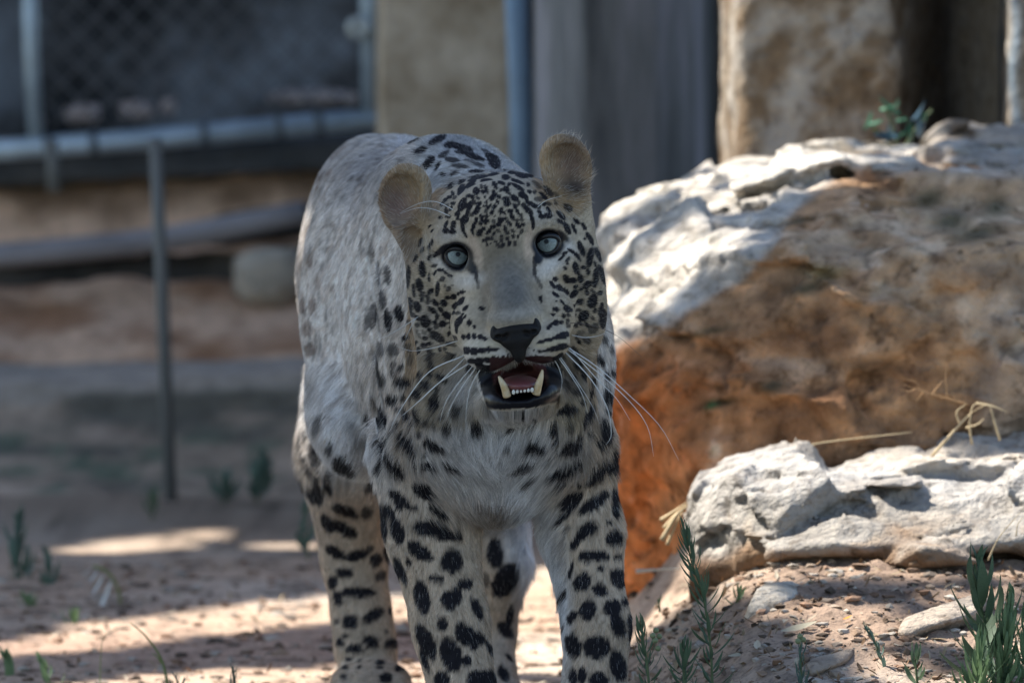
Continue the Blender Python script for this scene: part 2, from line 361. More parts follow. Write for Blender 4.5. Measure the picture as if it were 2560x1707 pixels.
SPOTS_FOLDS = """1127 465 10 6 -50;1153 475 13 7 -65;1177 465 11 8 -15;1191 478 8 7 90;1208 480 5 5 0;1216 474 9 4 70;1238 464 10 5 60;1254 458 9 4 20;1265 473 8 6 20;1235 483 8 4 80;1242 489 7 4 60;1249 492 5 3 90;1212 492 4 4 0;1230 496 7 6 -45;1265 498 8 6 0;1267 510 7 6 0;1287 496 10 6 35;1113 501 6 4 -45;1105 511 5 4 -45;1155 513 16 8 -65;1173 516 10 6 -70;1198 510 7 5 -30;1212 516 5 3 20;1195 522 6 5 0;1189 531 7 5 -20;1227 511 4 4 0;1243 505 6 4 60;1287 516 7 4 70;1293 529 8 4 60;1275 528 7 5 0;1281 543 9 5 60;1252 527 8 4 -80;1260 533 5 3 45;1230 531 6 4 -60;1127 522 7 3 -60;1143 535 7 6 -60;1101 544 5 4 0;1204 543 7 5 80;1190 552 8 4 -75;1215 554 7 5 -50;1238 541 4 2 90;1250 552 8 6 80;1246 563 6 4 0;1272 558 8 4 50;1263 572 7 4 80;1162 549 11 8 -55;1157 568 14 4 80;1164 587 8 3 65;1115 562 9 4 -65;1114 577 7 6 0;1134 558 6 5 0;1131 580 8 6 0;1132 568 5 4 0;1199 582 8 6 -60;1222 579 8 4 -50;1232 568 6 5 0;1182 581 7 3 70;1254 589 4 4 0;1283 590 5 4 0;1295 565 7 5 50;1074 566 5 2 -60;1080 577 5 2 -45;1180 452 9 5 0;1217 452 14 5 0;1199 443 18 4 -10;1264 443 9 6 0;1233 436 12 3 -10;1189 429 16 4 0;1280 432 9 3 0;1154 455 10 4 -30;1139 432 7 4 0;1108 437 8 4 30;1129 438 6 4 0;
1293 454 15 4 20;1295 468 15 4 30;1305 438 14 6 10;1324 440 8 3 20;1305 487 8 7 0;1315 494 9 5 60;1329 511 14 5 30;1338 515 6 4 0;1342 462 12 5 40 .6;1371 478 13 6 45 .8;1358 490 11 4 45;1346 498 9 5 0 .7;1390 487 9 4 45 .6;1321 526 12 6 45;1331 551 16 4 75;1332 566 8 3 95;1371 525 9 4 60;1356 542 8 5 0;1370 540 9 6 0;1389 506 7 4 60 .6;1420 519 12 7 40 .8;1403 539 12 5 45;1400 554 8 4 35;1418 571 13 6 60;1435 572 12 4 65;1441 554 9 5 40;1459 566 10 4 55;1473 593 12 5 55;1462 596 4 3 0;
1453 622 17 6 70;1478 604 8 4 60;1494 637 15 5 70;1474 643 20 7 -80;1429 628 12 4 30;1412 633 6 3 -30;1403 645 9 3 -40;1440 637 8 4 40;1446 645 9 3 60;1487 661 7 3 80;1488 694 21 6 -85;1506 690 22 6 70;1440 671 13 7 80;1457 669 6 4 0;1469 680 7 4 90;1415 697 10 6 60;1432 701 8 6 0;1450 696 9 6 80;1388 698 6 5 0;1412 670 5 3 30;1418 660 4 3 0;1381 711 10 4 55;1399 720 9 6 45;1413 729 9 6 40;1466 712 11 7 -40;1454 721 8 3 -40;1435 735 11 6 -45;1389 736 9 4 40;1449 754 8 6 -45;1480 752 15 10 -70;1407 757 9 3 50;1417 771 9 7 40;1425 775 6 4 0;1390 753 4 3 0;1435 764 5 3 -60;1352 747 7 4 80;1390 773 7 5 40;1383 786 5 4 0;1504 765 7 4 90;1506 785 14 8 70;1459 789 12 9 -50;1437 787 4 4 0;1336 668 22 4 85 .8;1345 703 16 4 60 .6;1390 807 6 6 0;1403 805 5 4 0;1374 816 9 4 -50;1483 821 12 9 -45 .7;1505 805 12 7 80;1453 831 8 5 0 .5;
1385 846 36 4 -14;1406 839 16 7 -15;1390 871 28 5 -12;1405 866 12 7 -15;1334 875 4 3 0;1348 877 4 4 0;1322 869 2 2 0;1323 879 2 2 0;1340 888 2 2 0;1352 891 3 2 0;1159 842 5 5 0;1171 841 5 6 0;1185 841 5 6 0;1200 842 6 5 30;1210 846 6 4 30;1166 876 9 8 0;1185 878 9 8 0;1204 876 7 7 0;1221 874 6 6 0;1236 874 5 4 0;1247 871 3 2 0;1179 902 10 6 0;1198 902 10 6 0;1219 900 7 6 0;1233 895 6 5 0;1246 893 4 3 0;1259 890 4 4 0;1270 887 3 3 0;1246 908 3 3 0;1268 877 2 2 0;1176 913 7 6 0;
1065 802 13 11 90;1107 809 7 7 0;1125 818 4 3 0;1147 804 13 6 -60;1141 826 6 3 80;1163 791 5 3 -50;1173 807 6 5 -60;1186 816 4 4 0;1117 788 11 8 30;1094 842 17 8 35 .85;1061 830 7 4 40 .5;1047 835 10 3 60 .5;1134 862 6 4 30 .6;1125 887 11 5 25 .8;1017 865 8 5 0 .6;1023 879 7 4 0 .6;1079 895 22 7 75 .8;1025 901 14 7 -70 .5;1105 936 13 6 40;1112 944 8 6 0;1066 956 13 6 50;1038 952 8 5 0 .6;1013 961 14 10 0 .8;1045 975 7 5 0;
1207 602 4 4 0;1217 612 4 5 0;1240 604 4 4 0;1228 609 3 3 0;1077 611 11 4 -70;1050 607 10 3 -70;1055 625 8 4 -75;1040 645 9 4 -70;1075 643 7 4 -75;1093 634 11 5 -40;1057 673 16 7 85;1022 693 22 5 -87;1074 693 11 3 90;1088 682 6 3 -60;1101 675 8 3 0;1115 683 8 3 45;1125 689 6 3 20;1050 713 14 7 80;1036 726 14 4 85;1077 729 9 5 -45;1069 740 5 4 0;1094 722 15 5 -85;1113 715 4 4 0 .6;1131 714 4 3 0 .5;1157 729 6 4 0;1147 734 6 3 -45;1135 742 6 6 0;1120 744 6 4 0;1056 749 6 5 90;1089 757 9 5 45;1111 758 7 8 0;1152 753 10 5 -50;1138 764 9 6 -50;1025 764 17 7 90;1045 766 11 8 70;1082 775 11 5 40;1164 770 8 4 -45;1133 781 5 4 0;1157 785 4 3 0;1205 771 6 5 0;1191 690 18 4 80 .8;1195 712 12 3 90 .5;
951 944 18 10 70 .7;956 960 12 9 0 .6;1008 957 20 12 15 .9;979 999 13 12 0 .9;956 1053 18 13 70;949 1026 14 7 70 .8;924 1049 22 9 75;1004 1028 17 7 25 .8;1016 1045 9 7 0;1044 1032 18 11 60 .9;1046 980 11 9 90 .9;1063 957 14 8 50 .9;1086 1005 16 14 90;1107 940 13 9 40;1071 1047 10 9 90 .8;1090 1053 9 6 90 .6;1119 1064 12 10 45 .9;1142 1022 12 9 60 .8;1019 1112 34 13 55;1077 1099 16 12 50;1094 1112 14 10 45;951 1107 14 11 60;962 1135 20 8 30;991 1168 28 13 48;1069 1166 17 10 0;1127 1166 20 8 25 .9;947 1168 14 8 90;926 1072 12 6 70;
794 1135 27 12 75;864 1168 34 19 55;828 1116 17 8 -75 .8;765 1149 18 8 70 .8;775 1174 8 8 0;767 1084 14 5 90 .7;798 1059 25 9 -70 .6;822 1187 12 8 90;782 963 16 9 45 .5;776 994 12 6 0 .5;876 1066 14 8 40 .4;899 1106 20 9 -30 .4;
757 763 16 7 90 .7;782 763 18 9 90 .6;769 820 18 12 90 .6;744 828 14 6 90 .5;776 874 16 14 0 .7;746 874 16 8 90 .5;794 709 14 8 90 .5;776 652 15 8 90 .6;830 430 10 8 0 .6;757 667 15 5 90 .4;926 633 22 6 95 .5;933 790 30 8 95 .8;918 805 22 6 95 .8;970 801 24 9 85;998 782 20 11 80;956 748 20 8 85 .8;970 690 22 7 85 .7;945 683 30 5 90 .7;983 874 17 12 80 .7;951 874 17 9 85 .6;1018 866 8 6 0 .6;930 637 20 5 90 .5;940 900 24 7 90 .6;
1037 353 14 6 -30;1052 376 15 7 -25;1094 350 22 8 -30;1071 407 18 10 -40;1132 365 22 6 0;1149 367 28 7 15;1164 383 24 5 8;1187 394 22 6 15;1233 398 20 10 35;1236 411 16 9 40;1094 415 13 4 -60;1066 412 12 8 -60;1130 400 18 6 10 .8;1150 416 20 5 5 .7;1195 412 16 5 20 .7;1170 402 12 4 10 .7;1109 386 14 6 -30 .8;1215 380 14 4 30 .7;1003 402 12 6 -40 .4;
1191 1068 14 10 20;1274 1074 8 7 -30;1414 1024 26 12 -15;1469 1035 24 13 -55;1382 1070 10 9 0;1422 1060 10 7 0 .8;1322 1064 18 4 -5 .6;1337 1110 17 17 0;1358 1116 12 10 90;1318 1127 10 5 -35;1429 1108 22 22 0;1404 1121 14 8 -20;1513 1078 24 14 80;1506 1104 18 10 -50;1544 1060 14 8 90;1519 991 20 11 80;1538 1020 14 10 90;1475 1085 8 6 0 .8;1267 1116 10 8 -45 .7;1309 1167 24 8 -20 .85;1406 1181 34 13 -18;1443 1162 12 9 0;1494 1181 38 14 -50;1529 1169 20 16 -30;1399 1215 16 7 -10 .7;1322 1204 20 6 -40 .7;1538 1143 16 10 90;1427 1254 28 17 -40;1487 1256 40 14 -35;1538 1248 26 8 90;1473 1135 8 6 0 .6;1370 1152 10 6 0 .4;1286 1034 3 3 0;1274 1043 3 3 0;1293 1043 3 3 0;1307 1034 4 4 0;1336 1035 5 4 0;1341 1041 4 4 0;1286 1055 3 3 0;1339 1022 6 4 0;
1435 880 12 9 60 .8;1465 850 9 6 30 .7;1440 905 12 8 50 .9;1460 935 14 8 60 .9;1500 900 14 8 60 .9;1510 850 12 7 80 .7;1475 985 14 8 -60 .9;1518 940 12 8 90 .8;1440 975 12 9 0 .7;1410 960 14 9 40 .5;1528 875 10 5 90 .7;1532 930 10 5 90;
1404 1297 26 6 -40;1473 1320 20 14 -30;1439 1355 18 9 -55;1456 1336 18 11 -45;1523 1307 9 6 20;1536 1347 19 18 0;1469 1389 20 14 -10;1504 1391 17 12 0;1544 1393 9 8 0;1357 1370 24 8 -58;1328 1360 14 5 -55 .6;1427 1426 20 6 -75;1502 1422 9 8 0;1548 1445 24 20 50;1454 1456 22 18 -40;1238 1383 32 18 85;1263 1450 42 24 -60;1357 1447 24 7 -75 .8;1381 1479 42 8 -80;1406 1491 14 6 -60;1500 1473 18 14 20;1561 1504 12 8 80;1163 1458 18 12 0;1213 1448 16 10 90 .6;1192 1519 28 11 65;1538 1269 26 9 80;1565 1383 34 6 85;1466 1269 20 10 -30;1418 1322 12 6 -50 .6;
1470 1522 24 19 -80;1429 1542 16 10 -60;1530 1518 20 18 0;1545 1561 32 15 75;1578 1572 38 8 85;1433 1613 28 17 75;1492 1617 30 26 0;1404 1640 16 8 85;1545 1662 34 18 80;1578 1655 14 9 85;1393 1694 13 10 30;1433 1692 20 10 90;1455 1688 20 10 -85;1498 1698 22 18 0;1187 1598 22 16 0;1225 1621 20 7 65;1259 1683 20 12 60;1208 1696 36 22 0;1262 1572 24 14 45 .9;1275 1540 26 8 -80;1272 1641 14 5 50;1406 1570 12 4 -70 .7;
795 1229 28 13 80;822 1215 20 9 75;776 1238 20 7 60;862 1275 30 13 20;820 1307 22 14 60;851 1315 18 13 35;874 1330 18 13 10;916 1280 16 12 90 .8;838 1378 23 12 30;893 1386 32 12 -15;926 1370 10 9 0 .8;939 1399 16 14 90 .9;862 1431 20 10 10;952 1437 14 11 -45 .8;832 1454 14 12 90;897 1481 38 13 0;956 1301 42 10 82;975 1280 20 10 60;994 1325 30 14 75;998 1246 30 12 40;998 1269 10 8 40;1059 1227 30 17 35;1098 1282 26 10 38;1075 1322 38 18 12;1109 1334 26 14 15;1144 1338 12 8 30;1048 1376 30 16 35;1065 1391 18 10 10;1130 1401 26 24 90;1092 1445 18 10 15;1035 1271 11 6 20 .8;968 1387 22 7 75;1002 1428 34 10 65;1000 1477 38 11 70;1021 1403 11 6 70;939 1211 20 8 90;
1055 1490 36 18 80;1130 1495 26 22 -45;1106 1559 14 12 90;1065 1603 44 17 65;1166 1588 34 20 50;1128 1638 40 23 75;1166 1649 11 12 0;1062 1650 26 7 70;1106 1698 18 18 0;1191 1690 14 12 0;845 1496 18 10 75;877 1554 18 16 0;933 1537 26 13 -30;976 1525 10 5 -80;842 1555 7 6 0;863 1586 7 7 0;851 1606 10 9 45;888 1622 20 11 0;928 1605 18 15 40;977 1608 16 12 -20;965 1577 6 6 0 .7;945 1571 5 5 0 .5;871 1647 8 5 0;897 1650 6 5 0;951 1654 11 6 0;996 1649 9 6 0;997 1669 11 8 0;950 1667 8 5 0;900 1667 6 6 0;865 1667 7 6 0;965 1693 14 12 0;860 1690 8 6 0"""  # coat spots, plus dark streaks painting the shade in the neck folds
BVH = BVHTree.FromPolygons([Vector(p) for p in BV], [tuple(q) for q in BQ])
camo = Vector((0, CAMY, CAMH))
def cast(u, v):
    d = (pv(u, v, 0)-camo).normalized(); h = BVH.ray_cast(camo, d, 20)
    return h[0], h[1]
SP = []
for row in SPOTS_FOLDS.replace('\n', '').split(';'):
    q = [float(x) for x in row.split()]
    if len(q) < 5: continue
    h, n = cast(q[0], q[1])
    if h is None: continue
    SP.append((q[0], q[1], q[2], q[3], R(q[4]), q[5] if len(q) > 5 else 1.0, h.y/K))
# small spots between the larger ones on the forehead, cheeks and neck
rs_ = random.Random(11)
def infill(n, cu, cv, ru, rv, gap, r0, r1, bad=()):
    for _ in range(n*40):
        if n <= 0: break
        a, q = rs_.uniform(0, 6.283), math.sqrt(rs_.random()); u, v = cu+ru*q*math.cos(a), cv+rv*q*math.sin(a)
        if any(((u-b[0])/b[2])**2+((v-b[1])/b[3])**2 < 1 for b in bad): continue
        if any((u-p[0])**2+(v-p[1])**2 < (gap+p[2]*1.1)**2 for p in SP): continue
        h, nn = cast(u, v)
        if h is None: continue
        SP.append((u, v, rs_.uniform(r0, r1), rs_.uniform(r0, r1)*0.7, rs_.uniform(0, 3.1), rs_.uniform(.75, 1), h.y/K)); n -= 1
NB = ((1275, 730, 95, 110), (1185, 640, 34, 60), (1325, 625, 34, 60), (1143, 641, 62, 55), (1370, 609, 62, 55), (1160, 705, 45, 26), (1378, 668, 45, 26), (1290, 850, 150, 70), (1300, 960, 120, 90))
infill(60, 1245, 520, 130, 95, 4.5, 4.6, 6.5, NB); infill(26, 1085, 770, 70, 110, 6, 4.6, 7.5, NB); infill(22, 1440, 730, 62, 130, 6, 4.6, 7.5, NB)
infill(26, 1020, 1010, 90, 170, 11, 7, 11, NB); infill(14, 1460, 1080, 80, 150, 12, 7, 11, NB)
SP = np.array(SP)
# spots on the parts of the coat the photograph does not show
vis_n = np.array([p[1] for p in BV])
def hidden_spots(n=900):
    idx = rng.permutation(len(BV)); out = []
    for i in idx[:9000]:
        p = BV[i]; u, v, d = uvd(p)
        if d < 180 and v < 900: continue
        if BN[i][1] < 0.12 and d < 1500: continue
        if v > 1250 and BN[i][1] < 0.3: continue
        if all((p[0]-q[0])**2+(p[1]-q[1])**2+(p[2]-q[2])**2 > 0.036**2 for q in out): out.append(p)
        if len(out) > n: break
    return np.array(out)
HS = hidden_spots()
print('spots', len(SP), len(HS))

T_ = np.array((0.43, 0.33, 0.23)); W_ = np.array((0.70, 0.68, 0.66)); DK = np.array((0.022, 0.020, 0.024)); GR = np.array((0.17, 0.145, 0.11))
def blob(u, v, cu, cv, ru, rv, ang=0, soft=0.35):
    a = R(ang); x = (u-cu)*math.cos(a)+(v-cv)*math.sin(a); y = -(u-cu)*math.sin(a)+(v-cv)*math.cos(a)
    return np.clip((1+soft-np.sqrt((x/ru)**2+(y/rv)**2))/(2*soft), 0, 1)
def sst_(a, b, x):
    t = np.clip((x-a)/(b-a), 0, 1); return t*t*(3-2*t)
def poly_in(u, v, P):
    r = np.zeros(u.shape, bool); n = len(P)
    for i in range(n):
        x0, y0 = P[i]; x1, y1 = P[(i+1) % n]
        c = ((y0 > v) != (y1 > v)); t = (v-y0)/((y1-y0) if y1 != y0 else 1e-9); r ^= c & (u < x0+(x1-x0)*t)
    return r
LIP = [(1190, 914), (1202, 975), (1222, 1030), (1262, 1035), (1330, 1025), (1398, 1002), (1408, 915), (1372, 904), (1300, 895), (1236, 930), (1215, 915)]
def coat(P, N, quick=False):
    """base colour of the coat at points; returns colour, bare-skin mask"""
    u, v, d = uvd(P); n = len(u)
    c = np.tile(T_, (n, 1)); one = np.ones(n)
    def mixc(col, m):
        nonlocal c
        c = c+(np.asarray(col)-c)*np.clip(m, 0, 1)[:, None]
    wob = fbm(P, 0.03, 3, 11)
    head = (d < 175) & (v < 1060)
    # trunk: pale grey flank, white underside
    back = d > 260
    mixc((0.74, 0.70, 0.66), back*np.clip((1150-v)/200, 0, 1)*0.85)
    mixc((0.86, 0.81, 0.77), back*blob(u, v, 880, 850, 120, 380, 0, 0.6)*0.9)
    mixc((0.36, 0.35, 0.36), back*blob(u, v, 930, 430, 160, 90, 0, 0.8)*0.75)
    mixc((0.88, 0.88, 0.89), back*blob(u, v, 870, 1090, 75, 170, -28, 0.6)*0.95)
    mixc(T_*1.1, blob(u, v, 1010, 950, 90, 150, 10, 0.9)*(d > 60)*0.5)
    mixc(W_*0.9, blob(u, v, 1235, 1170, 190, 190, 0, 0.6)*0.8*(d > -40))
    mixc(W_*0.95, blob(u, v, 1330, 1400, 70, 170, -12, 0.5)*0.85)
    mixc(W_*0.95, blob(u, v, 1400, 1560, 22, 120, -5, 0.6)*0.9)
    mixc(W_*0.8, blob(u, v, 960, 1260, 30, 120, -8, 0.6)*0.7)
    mixc(W_*0.85, (d > 1300)*blob(u, v, 800, 1230, 70, 130, 0, 0.7)*0.7)
    mixc((0.5, 0.42, 0.34), (d > 900)*(u > 1100)*(v > 1200)*0.7)
    mixc(np.array((0.62, 0.50, 0.38)), sst_(1120, 1300, v)*(d > -20)*0.75*(1-blob(u, v, 1330, 1400, 80, 180, -12, 0.5)))  # lower body lightened in colour in place of missing bounce light
    mixc((0.80, 0.79, 0.79), (blob(u, v, 1240, 1150, 150, 120, 0, 0.7)+blob(u, v, 1345, 1400, 60, 170, -12, 0.5)+blob(u, v, 1395, 1580, 24, 130, -3, 0.6))*(d > -40)*0.75)  # white chest and inner leg fur, lightened for the same bounce
    mixc((0.25, 0.20, 0.16), (d > 900)*(u > 1180)*(u < 1400)*blob(u, v, 1240, 1300, 60, 40, 0, 0.8)*0.6)  # shade of the hollow between the forelegs, painted on the hind leg
    # head
    h = head*one
    mixc((0.48, 0.405, 0.305), h)
    mixc(GR, h*blob(u, v, 1252, 645, 56, 70, 8, 0.6)*0.85)
    mixc((0.165, 0.157, 0.145), h*blob(u, v, 1275, 735, 60, 78, 8, 0.5)*0.92)
    mixc((0.40, 0.38, 0.35), h*blob(u, v, 1285, 786, 52, 14, -8, 0.6)*0.8)
    mixc((0.20, 0.16, 0.12), h*blob(u, v, 1212, 715, 8, 60, 4, 0.8)*0.45)  # shading down both sides of the nose bridge, painted into the coat
    mixc((0.20, 0.16, 0.12), h*blob(u, v, 1335, 700, 8, 60, -22, 0.8)*0.45)
    for a in ((1187, 628, 15, 44, -14), (1324, 612, 14, 40, 2)): mixc((0.55, 0.43, 0.33), h*blob(u, v, *a)*0.9)
    for a in ((1168, 703, 34, 17, -15), (1372, 668, 36, 18, -30), (1105, 655, 30, 12, 20), (1420, 615, 22, 14, 40)): mixc(W_, h*blob(u, v, *a, 0.8)*0.62)
    for a in ((1128, 590, 30, 16, -20), (1345, 535, 22, 22, 0), (1062, 812, 30, 60, 0)): mixc(W_*0.85, h*blob(u, v, *a, 0.8)*0.5)
    mixc(W_, h*(blob(u, v, 1255, 908, 52, 30, -20, 0.5)+blob(u, v, 1335, 895, 45, 25, 10, 0.5))*0.8)
    mixc((0.60, 0.52, 0.36), h*(blob(u, v, 1200, 860, 50, 9, 0)+blob(u, v, 1375, 858, 42, 8, -12)+blob(u, v, 1205, 889, 45, 6, 2))*0.6)
    mixc(W_, (d < 150)*(blob(u, v, 1310, 1045, 75, 20, -6, 0.6)+blob(u, v, 1165, 960, 45, 75, 10, 0.7)+blob(u, v, 1230, 1045, 30, 20))*0.9)
    mixc((0.50, 0.41, 0.28), (d < 150)*blob(u, v, 1440, 1040, 60, 40, 0, 0.7)*0.7)
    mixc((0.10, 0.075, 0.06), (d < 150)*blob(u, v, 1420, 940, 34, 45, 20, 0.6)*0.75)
    # ears
    el = (v < 640)*(u < 1100)*(d < 170)*blob(u, v, 1015, 500, 86, 105, 0, 0.12)
    er = (v < 560)*(u > 1330)*(d < 170)*blob(u, v, 1413, 425, 84, 112, 0, 0.12)
    mixc((0.43, 0.31, 0.19), np.maximum(el, er))
    mixc((0.26, 0.175, 0.145), blob(u, v, 990, 510, 42, 52, -20, 0.6)*el*0.95)  # inner ears brown, with the shade of the cups painted in
    mixc((0.34, 0.26, 0.20), (d < 150)*(u < 1060)*blob(u, v, 1010, 610, 38, 60, -20, 0.6)*0.9)
    mixc((0.23, 0.16, 0.125), blob(u, v, 1430, 405, 40, 54, 0, 0.6)*er*0.95)
    mixc((0.10, 0.08, 0.07), blob(u, v, 1438, 468, 32, 22, 20, 0.6)*er*0.85)
    bare_ear = np.maximum(blob(u, v, 990, 510, 30, 40, -20, 0.3)*el, 0)
    # nape behind the skull
    mixc((0.42, 0.42, 0.41), (d > 170)*(v < 470)*(u > 1040)*0.7)
    mixc((0.22, 0.17, 0.13), (d > 200)*blob(u, v, 1240, 1285, 42, 40, 0, 0.8)*0.75)  # shaded hollow below the chest, painted into the coat
    # big soft variation
    c = c*(1+0.16*wob)[:, None]
    c = c*(1+0.30*fbm(P, 0.0022, 2, 17)+0.12*fbm(P, 0.008, 2, 18))[:, None]
    ros = fbm(P*np.array((1, 0.8, 1)), 0.028, 3, 19)
    c = c*(1-np.array((0.42, 0.50, 0.56))*(np.clip(np.abs(ros)*-6+0.85, 0, 1)*back*(v < 1120)*(u < 1000)*0.55)[:, None])
    # spots, with the neck fold streaks
    nz = fbm(P, 0.006, 2, 21)*0.22+fbm(P, 0.016, 2, 5)*0.12
    sp = np.zeros(n, np.float32)
    order = np.argsort(u); us = u[order]
    for (cu, cv, a, b, th, al, sd_) in ([] if quick else SP):
        m = max(a, b)*1.5
        i0, i1 = np.searchsorted(us, [cu-m, cu+m]); I = order[i0:i1]
        I = I[(np.abs(v[I]-cv) < m) & (np.abs(d[I]-sd_) < m*1.8+25)]
        if len(I) == 0: continue
        x = (u[I]-cu)*math.cos(th)+(v[I]-cv)*math.sin(th); y = -(u[I]-cu)*math.sin(th)+(v[I]-cv)*math.cos(th)
        e = np.sqrt((x/a)**2+(y/b)**2)+nz[I]
        g_ = (1.42 if a > 4.5 else 1.15) if (sd_ < 175 and cv < 1000) else (1.27 if a > 6 else 1.0); sp[I] = np.maximum(sp[I], np.clip((g_-e)/0.20, 0, 1)*min(1, al*1.1))
    for q in ([] if quick else HS):
        I = np.nonzero((np.abs(P[:, 1]-q[1]) < 0.022) & (np.abs(P[:, 2]-q[2]) < 0.022) & (np.abs(P[:, 0]-q[0]) < 0.022))[0]
        if len(I) == 0: continue
        e = np.linalg.norm(P[I]-q, axis=1)/0.0115+nz[I]*2
        ring = np.clip((1.15-e)/0.2, 0, 1)
        if q[2] > 0.35: ring = ring*np.clip((e-0.45)/0.2, 0.25, 1)
        sp[I] = np.maximum(sp[I], ring*0.9)
    fade = np.where((d > 400) & (u < 1000) & (v < 1010), 0.75, 1.0)
    br = (d > 400) & (u < 900) & (v < 930)
    dk = np.where(br[:, None], np.array((0.20, 0.12, 0.085)), DK)
    c = c+(dk-c)*(sp*fade)[:, None]
    # small streaks on the flank and back
    st = vnoise(np.stack([P[:, 0]/0.004, P[:, 1]/0.012, (P[:, 2]+P[:, 1]*0.4)/0.007], -1), 9)
    m = (d > 300) & (u < 960) & (v < 1050) & (v < 1200)
    c = c*(1-0.5*np.clip(st-0.05, 0, 1)*m)[:, None]
    # bare skin: eye rims, lips, mouth
    bare = np.zeros(n)
    rim = np.zeros(n)
    for eu, ev, s in ((1143, 641, -1), (1370, 609, 1)):
        rim = np.maximum(rim, blob(u, v, eu, ev, 43, 38, -20*s, 0.1)*(d < 60))
    rim = np.maximum(rim, blob(u, v, 1175, 664, 28, 14, 52, 0.2)*(d < 60)); rim = np.maximum(rim, blob(u, v, 1347, 640, 22, 13, 95, 0.2)*(d < 60))
    rim = np.maximum(rim, blob(u, v, 1108, 622, 20, 9, -38, 0.25)*(d < 60)); rim = np.maximum(rim, blob(u, v, 1405, 590, 22, 11, 40, 0.25)*(d < 60))
    mixc((0.012, 0.012, 0.016), rim)
    lip = poly_in(u, v, LIP)*(d < 90)*((N[:, 2] > -0.75) | (v < 960))
    upl = (blob(u, v, 1262, 905, 60, 34, -22, 0.12) > 0.5) & (v < 930-(u-1236)*0.42) & (d < -60) & (u < 1300)
    upr = (v < 903+(u-1300)*0.13) & (u >= 1296) & (d < -60)
    lip = lip & ~(upl | upr)
    c = np.where(lip[:, None], np.array((0.010, 0.010, 0.013)), c)
    inner = lip & (v < 962) & (u > 1232) & (u < 1368) & (d > -150)
    c = np.where(inner[:, None], np.array((0.085, 0.030, 0.028)), c)
    lipr = poly_in(u, v, [(1185, 905), (1232, 915), (1240, 935), (1215, 940), (1196, 935)])*(d < 60)
    lipr2 = poly_in(u, v, [(1362, 905), (1405, 880), (1425, 905), (1410, 960), (1390, 985), (1375, 960)])*(d < 60)
    c = np.where((lipr | lipr2)[:, None], np.array((0.016, 0.016, 0.02)), c)
    und = (N[:, 2] < -0.35) & (v > 890) & (v < 950) & (np.abs(u-1302) < 80) & (d < 90)
    c = np.where(und[:, None], np.array((0.05, 0.022, 0.022)), c)
    bare = np.maximum(rim > 0.6, lip | und)
    return np.clip(c, 0.005, 0.9), bare.astype(bool), u, v, d
bc, bbare, bu, bv, bd = coat(BV, BN)
vcol(body, bc*0.82); 
ga = body.data.attributes.new('wet', 'FLOAT', 'POINT'); ga.data.foreach_set('value', bbare.astype(np.float32))
skin_m = mat('coat', rough=0.75, spec=0.15, attr='col')
n = skin_m.node_tree; B = n.nodes['Principled BSDF']; a = n.nodes.new('ShaderNodeAttribute'); a.attribute_name = 'wet'
mr = n.nodes.new('ShaderNodeMapRange'); mr.inputs[3].default_value = 0.85; mr.inputs[4].default_value = 0.30
n.links.new(a.outputs['Fac'], mr.inputs[0]); n.links.new(mr.outputs[0], B.inputs['Roughness'])
m2 = n.nodes.new('ShaderNodeMapRange'); m2.inputs[3].default_value = 0.1; m2.inputs[4].default_value = 0.18
n.links.new(a.outputs['Fac'], m2.inputs[0]); n.links.new(m2.outputs[0], B.inputs['Specular IOR Level'])
body.data.materials.append(skin_m)

